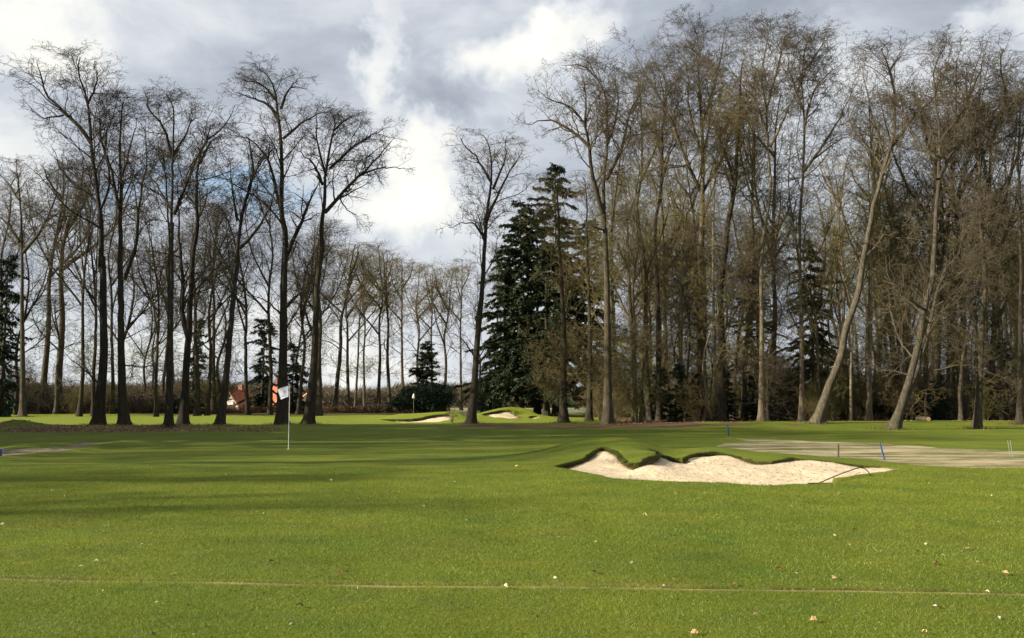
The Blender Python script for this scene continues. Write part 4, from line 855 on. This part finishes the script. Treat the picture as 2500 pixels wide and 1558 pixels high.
# ------------------------------------------------------------------ far woodland, thicket and hedge
def thicket(n, sampler, lmin, lmax, r, seed, upb=.8):
    rg = np.random.default_rng(seed); A = sampler(rg, n); d = nrm(rg.normal(0, 1, (n, 3)) * [1, 1, .7] + np.array([0, 0, upb])); B_ = A + d * rg.uniform(lmin, lmax, (n, 1))
    g = Geo(); v, f = spikes(A, B_, rg.uniform(r * .5, r * 1.4, n), rg); g.add(v, f); return g
def far_s(rg, n):
    x = rg.uniform(-130, 130, n); y = rg.uniform(205, 250, n)
    top = 5.2 + 1.8 * vnoise(x, y * .2, .09, 31) + 1.6 * vnoise(x, y * 0, .35, 32) + (x < -60) * 1
    return np.stack([x, y, top * rg.uniform(0, 1, n) ** .8 * .9], -1)
g = thicket(90000, far_s, .8, 2.6, .09, 501); tag(link('far_woodland', g.mesh('far_woodland', [TWIG])), 'brown leafless woodland along the horizon', 'woodland', kind='stuff')
def left_s(rg, n):
    y = rg.uniform(108, 140, n); x = -y * rg.uniform(.33, .62, n); w = np.clip((-x / y - .33) / .06, 0, 1)
    top = (1.1 + 1.9 * w) * (1 + .35 * vnoise(x, y, .22, 33))
    return np.stack([x, y, top * rg.uniform(0, 1, n)], -1)
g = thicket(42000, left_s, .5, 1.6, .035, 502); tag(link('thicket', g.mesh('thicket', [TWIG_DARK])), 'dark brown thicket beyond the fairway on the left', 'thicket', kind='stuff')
def hed_s(rg, n):
    x = rg.uniform(-42, -8, n); y = 115 + rg.normal(0, .5, n); return np.stack([x, y, rg.uniform(-.1, .75, n)], -1)
g = thicket(16000, hed_s, .15, .5, .025, 503); tag(link('hedge', g.mesh('hedge', [twigmat('beech_hedge', (.10, .045, .022), (.13, .07, .035))])), 'low reddish brown hedge between the far fairway and the pale field', 'hedge')
def right_s(rg, n):
    x = rg.uniform(10, 85, n); y = rg.uniform(76, 150, n); x = x * y / 100
    return np.stack([x, y, rg.uniform(0, 1, n) ** 1.3 * (5 + 2 * vnoise(x, y, .2, 34))], -1)
g = thicket(60000, right_s, .5, 1.8, .02, 504, .3); tag(link('undergrowth', g.mesh('undergrowth', [TWIG_WARM])), 'brown tangle of brushwood under the trees of the wood', 'undergrowth', kind='stuff')
# fallen leaves under the trees
def litter_mesh(n, smp, size, seed, colours):
    rg = np.random.default_rng(seed); x, y = smp(rg, n); z = height(x, y, True) + rg.uniform(.0, .03, n)
    a = nrm(rg.normal(size=(n, 3)) * [1, 1, .35]); b_ = nrm(np.cross(a, rg.normal(size=(n, 3)) * [.3, .3, 1])); s = size * rg.uniform(.6, 1.4, (n, 1)); P = np.stack([x, y, z], -1)
    V = np.stack([P - a * s, P + b_ * s * .5 + [0, 0, .01], P + a * s, P - b_ * s * .5], 1); me_ = new_mesh('leaf_litter', V.reshape(-1, 3), [np.arange(n * 4).reshape(-1, 4)], [BLADE], False)
    cs = np.array(colours)[rg.integers(0, len(colours), n)] * rg.uniform(.7, 1.2, (n, 1))
    ca = me_.attributes.new('tint', 'FLOAT_COLOR', 'POINT'); ca.data.foreach_set('color', np.repeat(np.c_[cs, np.ones(n)], 4, 0).astype(np.float32).ravel()); return me_
BR = [(.22, .12, .06), (.32, .20, .11), (.12, .07, .035), (.44, .33, .2)]
def lsm(rg, n):
    y = rg.uniform(59.5, 80, n); x = rg.uniform(.1, .62, n) * y; return x, y
tag(link('leaf_litter', litter_mesh(26000, lsm, .06, 601, BR)), 'brown fallen leaves covering the floor of the wood', 'leaf litter', kind='stuff')
def lsm2(rg, n):
    y = rg.uniform(46, 57, n); x = rg.uniform(-.62, -.26, n) * y; return x, y
tag(link('leaf_litter', litter_mesh(9000, lsm2, .05, 602, BR)), 'brown fallen leaves on the bank below the left trees', 'leaf litter', kind='stuff')
def lsm3(rg, n):
    y = 5.6 * (50 / 5.6) ** rg.uniform(0, 1, n); x = rg.uniform(-.6, .6, n) * y; return x, y
def lsm4(rg, n):
    P_ = BUNK[0]['poly']; q = rg.uniform(P_.min(0), P_.max(0), (n * 3, 2)); ok = poly_sd(P_, q[:, 0], q[:, 1]) < -.1; return q[ok][:n, 0], q[ok][:n, 1]
fx, fy = lsm4(np.random.default_rng(9), 220); fz_ = tps_eval(*BUNK[0]['sctl'], fx, fy) + .03 * vnoise(fx, fy, 1.3, 21) + .010 * vnoise(fx, fy, 5, 22) + .012
g = Geo(); rg_ = np.random.default_rng(10); A_ = np.stack([fx, fy, fz_], -1); g.add(*spikes(A_, A_ + rg_.normal(0, 1, A_.shape) * [.04, .04, .012], .007, rg_)); tag(link('sand_debris', g.mesh('sand_debris', [TWIG_DARK])), 'tiny twigs and bits of bark scattered on the bunker sand', 'debris', kind='stuff')
me_ = litter_mesh(260, lsm3, .022, 603, [(.5, .42, .28), (.4, .3, .16), (.10, .06, .03), (.6, .55, .4)])
tag(link('leaf_scraps', me_), 'tiny pale and brown leaf scraps scattered over the grass', 'leaf scraps', kind='stuff')

# ------------------------------------------------------------------ golf things
def box(g, c, s, rot=None):
    v = np.array([[x, y, z] for x in (-.5, .5) for y in (-.5, .5) for z in (-.5, .5)]) * s
    if rot is not None: v = v @ np.array(rot.to_matrix()).T
    f = np.array([[0, 1, 3, 2], [4, 6, 7, 5], [0, 4, 5, 1], [2, 3, 7, 6], [0, 2, 6, 4], [1, 5, 7, 3]]); g.add(v + np.array(c), f)
def rod(g, pts, r, S=10, K=None):
    pts = np.array(pts, float)
    P = pts if K is None else resample(pts, K); rr = np.broadcast_to(r, (len(P),)).astype(float)
    v, f = tubes(P[None], rr[None], S); g.add(v, f)
    for e in (0, len(P) - 1):
        g.add(np.r_[v[e * S:(e + 1) * S], P[e][None]], np.array([[i, (i + 1) % S, S] for i in range(S)]))
WHITE = plain('white_paint', (.72, .72, .68), .5, .05); FLAGW = plain('flag_cloth', (.74, .75, .84), .8, .05, 6)
PINK = plain('pink_print', (.62, .16, .26), .7); NAVY = plain('navy_print', (.10, .12, .25), .7)
BLUE = plain('blue_stake_paint', (.025, .06, .20), .5); WOODD = plain('dark_weathered_wood', (.045, .045, .035), .9, .3); GREYM = plain('grey_tube', (.20, .22, .18), .5)
def text_mesh(txt, size):
    cu = bpy.data.curves.new('t', 'FONT'); cu.body = txt; cu.size = size; cu.extrude = .0015; cu.align_x = 'CENTER'; cu.align_y = 'CENTER'
    o = bpy.data.objects.new('t', cu); COL.objects.link(o); dg = bpy.context.evaluated_depsgraph_get(); me_ = bpy.data.meshes.new_from_object(o.evaluated_get(dg)); bpy.data.objects.remove(o)
    return me_
fb = gnd(704, 1097); fz = hz(fb[0], fb[1]); fb[2] = fz
fl = empty('golf_flag', fb, 'white flag on a thin white pole standing in the near green', 'golf flag')
g = Geo(); top = at(704, 941, fb[1])[2] - fz; rod(g, [(0, 0, -.1), (0, 0, top + .02)], .011); link('pole', g.mesh('pole', [WHITE]), fl)
g = Geo(); rod(g, [(0, 0, -.02), (0, 0, .006)], .054, 16); link('hole_cup', g.mesh('hole_cup', [WHITE]), fl)
# cloth: pole edge from y 941 to 968, hanging to lower left
cor = [np.array(at(px, py, fb[1])) - fb for px, py in ((704, 941.5), (704, 968), (684, 976), (675, 950))]
nu, nv = 18, 14; V = []; UVW = {}
def cloth(u, v):
    p = cor[0] * (1 - u) * (1 - v) + cor[3] * u * (1 - v) + cor[2] * u * v + cor[1] * (1 - u) * v
    return p + np.array([0, .035 * math.sin(u * 7 + v * 2) * u + .05 * u, .008 * math.sin(v * 5 + u * 4) * u])
for j in range(nv):
    for i in range(nu): V.append(cloth(i / (nu - 1), j / (nv - 1)))
V = np.array(V); q = quads(nv, nu); V2 = V + [0, .004, 0]
e_ = [i for i in range(nu)] + [j * nu + nu - 1 for j in range(1, nv)] + [(nv - 1) * nu + i for i in range(nu - 2, -1, -1)] + [j * nu for j in range(nv - 2, 0, -1)]
rim = np.array([[e_[k], e_[(k + 1) % len(e_)], e_[(k + 1) % len(e_)] + len(V), e_[k] + len(V)] for k in range(len(e_))])
fo = link('flag', new_mesh('flag', np.r_[V, V2], [q, q + len(V), rim], [FLAGW]), fl)
def print_on(txt, u0, v0, size, mtl, rot):
    me_ = text_mesh(txt, size); n = len(me_.vertices); co = np.empty(n * 3); me_.vertices.foreach_get('co', co); co = co.reshape(-1, 3)
    c_, s_ = math.cos(rot), math.sin(rot); X_ = co[:, 0] * c_ - co[:, 1] * s_; Z_ = co[:, 0] * s_ + co[:, 1] * c_
    wu = np.linalg.norm(cor[3] - cor[0]); wv = np.linalg.norm(cor[1] - cor[0])
    out_ = np.array([cloth(u0 - x_ / wu, v0 - z_ / wv) + [0, -.004 - abs(t_), 0] for x_, z_, t_ in zip(X_, Z_, co[:, 2])])
    me_.vertices.foreach_set('co', out_.ravel()); me_.materials.clear(); me_.materials.append(mtl); me_.update(); return me_
link('number', print_on('B', .36, .46, .10, PINK, R(15)), fo); link('number', print_on('14', .66, .80, .085, NAVY, R(5)), fo)
# far flagstick
x, y = (1011 - 1250) / F * 96, 96.; z = hz(x, y); ff = empty('far_flagstick', (x, y, z), 'far white limp flag on a pale stick before the dark bush', 'golf flag')
g = Geo(); h_ = at(1011, 961, 96)[2] - z; rod(g, [(0, 0, -.2), (0, 0, h_)], .022); link('pole', g.mesh('pole', [GREYM]), ff)
g = Geo(); S = 10; pr = [(.02, h_), (.07, h_ - .1), (.10, h_ - .3), (.13, h_ - .46), (.10, h_ - .52), (.03, h_ - .54)]
V = np.array([[r_ * math.cos(k * 2 * PI / S) * (1.2 + .25 * math.sin(3 * k)), r_ * .6 * math.sin(k * 2 * PI / S), zz] for r_, zz in pr for k in range(S)]); g.add(V, np.array([[a * S + k, a * S + (k + 1) % S, (a + 1) * S + (k + 1) % S, (a + 1) * S + k] for a in range(len(pr) - 1) for k in range(S)])); link('flag', g.mesh('flag', [WHITE]), ff)
# stakes
def stake(px0, py0, px1, py1, w, mtl, name, label, group, d=None, cap=True, square=False):
    b0 = gnd(px1, py1, .03) if d is None else at(px1, 979, d); b0[2] = hz(b0[0], b0[1]); tp = at(px0, py0, b0[1]) - b0; dd = tp / np.linalg.norm(tp)
    g = Geo(); rod(g, [-dd * .12, tp * .5, tp * .97, tp], [w, w, w, w * .6], 4 if square else 10)
    o = link(name, g.mesh(name, [mtl], not square)); o.location = b0; return tag(o, label, 'stake', group)
stake(1776, 1036, 1779, 1063, .03, BLUE, 'marker_stake', 'upright blue stake at the tip of the sandy patch near the wood', 'blue marker stakes')
stake(2148, 1081, 2160, 1120, .021, BLUE, 'marker_stake', 'slanting blue stake standing on the dry pale turf', 'blue marker stakes')
stake(-1, 1096, 1, 1114, .05, BLUE, 'marker_stake', 'blue stake half cut off at the left edge', 'blue marker stakes')
stake(2047, 1085, 2047, 1113, .02, WOODD, 'wooden_post', 'short dark wooden post on the dry pale turf left of the slanting blue stake', 'wooden posts')
stake(74, 1031, 74, 1049, .09, WOODD, 'wooden_post', 'short dark post beside the grassy mound at far left', 'wooden posts', d=54.5)
stake(2460, 1075, 2460, 1138, .008, GREYM, 'thin_stake', 'left of two thin grey stakes near the right edge', 'thin grey stakes', d=26)
stake(2466, 1075, 2466, 1138, .008, GREYM, 'thin_stake', 'right of two thin grey stakes near the right edge', 'thin grey stakes', d=26)
# bunker rake: long springy handle arching up out of the sand, head down at the near edge
d0 = 18.0; HD = plain('rake_handle_paint', (.03, .04, .02), .45)
rb = at(2022, 1177, 17.7); rk = empty('bunker_rake', rb, 'dark bunker rake with arched handle lying on the bunker edge', 'rake')
pp = [(1999, 1180, 17.25), (2040, 1162, 17.9), (2070, 1151, 18.6), (2092, 1143.5, 19.0), (2103, 1141.5, 19.1), (2113, 1145, 19.1), (2120, 1152, 19.1), (2125, 1161, 19.0)]
P = np.array([at(*q_) for q_ in pp]) - rb; g = Geo(); rod(g, P, .011, 8, 26); link('handle', g.mesh('handle', [HD]), rk)
g = Geo(); e0, e1 = P[-2] * .45 + P[-1] * .55, P[-1]; rod(g, [e0, (e0 + e1) / 2, e1], [.014, .03, .02], 8); link('grip', g.mesh('grip', [HD]), rk)
g = Geo(); hx = P[0]; box(g, hx + [.0, 0, -.015], np.array([.42, .05, .05]))
for k in range(9): box(g, hx + [-.19 + k * .047, .03, -.05], np.array([.012, .014, .07]))
link('rake_head', g.mesh('rake_head', [HD], False), rk)
# sawn log
lg = at(2268, 1044, 58.5); lg[2] = hz(lg[0], lg[1]) + .13; lr = empty('sawn_log', lg, 'short sawn log lying in front of the broad dark bush', 'log', rz=.5)
g = Geo(); rod(g, [(0, 0, 0), (.3, .6, .01), (.6, 1.3, 0)], [.15, .155, .14], 14); link('bark', g.mesh('bark', [BARK]), lr)
g = Geo(); S = 16; th = np.arange(S) * 2 * PI / S; V = np.c_[np.cos(th) * .135, np.zeros(S) - .012, np.sin(th) * .135]; V2 = V + [0, .03, 0]
rt = Euler((0, 0, -R(25))).to_matrix(); V = np.r_[V, V2] @ np.array(rt).T; g.add(V, np.arange(S)[None]); g.add(V, np.array([[k, (k + 1) % S, S + (k + 1) % S, S + k] for k in range(S)])); link('cut_face', g.mesh('cut_face', [plain('cut_wood', (.42, .30, .16), .8)], False), lr)

# ------------------------------------------------------------------ fallen leaves one can point at
def leaf_mesh(seed, mtl):
    rg = np.random.default_rng(seed); n = 9; s = np.linspace(0, 1, n); w = np.sin(PI * s**.8) * .36 * (1 + .35 * np.cos(s * 22)) ; w[0] = .03; w[-1] = .01
    mid = np.stack([s - .5, np.zeros(n), .12 * np.sin(s * PI) + .05 * rg.normal(size=n)], -1); cv = rg.uniform(.25, .8)
    Lf = mid + np.stack([np.zeros(n), w, w * cv], -1); Rg = mid + np.stack([np.zeros(n), -w, w * cv * rg.uniform(.3, 1.2)], -1)
    up = np.concatenate([Lf, mid, Rg]); dn = up - [0, 0, .02]; V = np.r_[up, dn]; m3 = 3 * n; f = []
    for k in range(n - 1):
        for a, c_ in ((0, n), (n, 2 * n)):
            f.append([a + k, a + k + 1, c_ + k + 1, c_ + k]); f.append([m3 + a + k, m3 + c_ + k, m3 + c_ + k + 1, m3 + a + k + 1])
        f.append([k, k + m3, k + 1 + m3, k + 1]); f.append([2 * n + k, 2 * n + k + 1, 2 * n + k + 1 + m3, 2 * n + k + m3])
    V = np.r_[V, [[-.78, .02, .05], [-.78, -.01, .05], [-.5, .02, .02], [-.5, -.02, .02]]]; f.append([len(V) - 4, len(V) - 3, len(V) - 1, len(V) - 2])
    return new_mesh('fallen_leaf', V, [np.array(f)], [mtl], False)
LM = {'tan': plain('tan_leaf', (.36, .235, .12), .7, .3, 3), 'brown': plain('brown_leaf', (.17, .075, .03), .7, .3, 3), 'dark': plain('dark_leaf', (.045, .03, .02), .7, .3, 3), 'pale': plain('pale_leaf', (.60, .47, .28), .7, .2, 3)}
def c6(cx, cy): return cx / 1.9408, 1100 + cy / 1.9408
def c7(cx, cy): return 1250 + cx / 1.9408, 1100 + cy / 1.9408
k_ = 0
for fn, cx, cy, col, sz, lab in [
  (c6,455,540,'pale',.11,'pale crumpled leaf above the straw furrow near the left edge'),
  (c6,888,752,'tan',.09,'small tan leaf below the furrow, left part of the foreground'),
  (c6,1418,750,'dark',.13,'dark curled leaf alone below the furrow, left of centre'),
  (c6,1285,540,'dark',.11,'narrow dark leaf above the furrow, left of centre'),
  (c6,2392,660,'pale',.12,'whitish curled leaf just below the furrow at the centre'),
  (c6,1600,612,'brown',.09,'brown leaf lying in the furrow left of centre'),
  (c6,1567,147,'pale',.14,'pale leaf on the shaded grass left of centre, far from the furrow'),
  (c6,675,458,'pale',.08,'tiny pale leaf well above the furrow on the left'),
  (c6,248,198,'pale',.10,'pale leaf in the dark shadow band at the left'),
  (c7,385,588,'dark',.11,'black leaf above the furrow just right of centre'),
  (c7,865,878,'tan',.11,'tan leaf at the very bottom edge right of centre'),
  (c7,1150,788,'tan',.08,'small reddish tan leaf near the bottom, left of the long tan leaf'),
  (c7,1435,818,'tan',.14,'long flat tan leaf near the bottom, right half'),
  (c7,1265,570,'brown',.10,'brown leaf above the furrow in the right half'),
  (c7,1530,612,'tan',.12,'crumpled tan leaf almost touching the furrow from above, right half'),
  (c7,1055,640,'brown',.09,'small brown leaf lying in the furrow right of centre'),
  (c7,2008,542,'brown',.12,'reddish brown leaf below a pale star-shaped one on the right'),
  (c7,1970,455,'pale',.13,'pale star-shaped leaf highest of the right-hand group'),
  (c7,2160,472,'tan',.11,'tan leaf right of the pale star-shaped one'),
  (c7,1925,487,'dark',.08,'tiny dark leaf left below the pale star-shaped one'),
  (c7,2340,595,'tan',.12,'tan leaf close to the right edge above the furrow'),
  (c7,2252,686,'pale',.10,'yellowish leaf below the furrow near the right edge'),
  (c7,2052,670,'dark',.08,'dark leaf just below the furrow on the right'),
  (c7,1620,378,'brown',.13,'dark brown leaf farther off, below the middle of the bunker'),
  (c7,1530,408,'pale',.09,'small pale leaf left below the far brown one'),
  (c7,630,308,'pale',.14,'white curled leaf on open grass left below the bunker'),
  (c7,745,402,'dark',.09,'small black leaf below the white curled one'),
  (c7,1960,878,'pale',.09,'pale leaf at the bottom edge, far right half'),
  (c7,195,414,'tan',.10,'tan leaf on open grass just right of centre'),
  (c7,23,80,'pale',.18,'pale leaf on the rise left of the bunker')]:
    p = gnd(*fn(cx, cy)); k_ += 1
    o = link('fallen_leaf', leaf_mesh(700 + k_, LM[col])); o.location = (p[0], p[1], hz(p[0], p[1]) + .022); o.scale = (sz * .52,) * 3; o.rotation_euler = (rnd.uniform(-.5, .5), rnd.uniform(-.3, .3), rnd.uniform(-.9, .9))
    tag(o, lab, 'leaf', 'single leaves on the foreground grass')

# ------------------------------------------------------------------ farmhouses across the field
TILE = plain('orange_roof_tiles', (.30, .10, .055), .8, .45, 2.5); WALLW = plain('white_render', (.62, .58, .50), .8, .1, 2); BRK = plain('brown_brick', (.20, .10, .06), .9, .3, 3); DOORD = plain('dark_barn_door', (.02, .02, .022), .7); VERGE = plain('pale_verge_board', (.62, .36, .22), .7)
def farmhouse(px, d, W_, L_, eave, ridge, label, wallm, rz, chim=True):
    x = (px - 1250) / F * d; r = empty('farmhouse', (x, d, hz(x, d) - .1), label, 'house', 'farmhouses across the field', rz)
    w, l = W_ / 2, L_ / 2; k = eave
    V = np.array([(-w, -l, 0), (w, -l, 0), (w, -l, k), (0, -l, ridge - .15), (-w, -l, k), (-w, l, 0), (w, l, 0), (w, l, k), (0, l, ridge - .15), (-w, l, k)]); g = Geo()
    g.add(V, np.array([[0, 1, 2, 3, 4], [5, 9, 8, 7, 6]])); g.add(V, np.array([[0, 4, 9, 5], [1, 6, 7, 2]])); link('wall', g.mesh('wall', [wallm], False), r)
    g = Geo(); ov = .5
    for s in (-1, 1):
        sl = (ridge - k) / w; a = np.array([(0, -l - ov, ridge), (s * (w + ov), -l - ov, k - sl * ov), (s * (w + ov), l + ov, k - sl * ov), (0, l + ov, ridge)]); bb = a + [0, 0, .16]
        g.add(np.r_[a, bb], np.array([[0, 1, 2, 3], [4, 7, 6, 5], [0, 4, 5, 1], [1, 5, 6, 2], [2, 6, 7, 3], [3, 7, 4, 0]]))
    rf = link('roof', g.mesh('roof', [TILE], False), r)
    g = Geo()
    for s in (-1, 1): rod(g, [(0, -l - ov - .06, ridge + .1), (s * (w + ov), -l - ov - .06, k - (ridge - k) / w * ov + .1)], .13, 4)
    link('verge', g.mesh('verge', [VERGE], False), rf)
    if chim: g = Geo(); box(g, (0, l * .3, ridge + .4), np.array([.9, .8, 1.4])); link('chimney', g.mesh('chimney', [BRK], False), rf)
    g = Geo(); box(g, (0, -l - .05, min(eave, 2.4) * .48), np.array([2.6, .1, min(eave, 2.4) * .95])); link('door', g.mesh('door', [DOORD], False), r)
    for s in (-1, 1): g = Geo(); box(g, (s * w * .62, -l - .05, 1.2), np.array([.9, .08, .9])); wd = link('window', g.mesh('window', [WHITE], False), r); g = Geo(); box(g, (s * w * .62, -l - .1, 1.2), np.array([.7, .04, .7])); link('pane', g.mesh('pane', [DOORD], False), wd)
farmhouse(585, 172, 4.4, 5.0, 1.0, 3.7, 'orange tiled farmhouse with dark barn door seen between the left trees', WALLW, R(-24))
farmhouse(684, 182, 2.6, 4, 2.2, 5.6, 'taller orange roofed building hidden behind the thick trees by the flag', BRK, R(35))
farmhouse(757, 178, 4.4, 6, 1.7, 3.6, 'small white walled outbuilding left of the tree beside the flag', WALLW, R(15), False)
# wire fence with posts in front of the field
fe = empty('field_fence', (0, 119, 0), 'low post and wire fence along the pale field', 'fence')
xx_ = np.arange(-50, -10, 2.6)
for xq in xx_: g = Geo(); rod(g, [(xq, 0, -.1), (xq, 0, 1.15)], .06, 6); link('post', g.mesh('post', [WOODD]), fe)
g = Geo()
for zz in (.4, .75, 1.08): rod(g, [(xx_[0], 0, zz), (xx_[-1], 0, zz)], .008, 4)
link('wire', g.mesh('wire', [GREYM]), fe)
print('polys', sum(len(m_.polygons) for m_ in bpy.data.meshes))
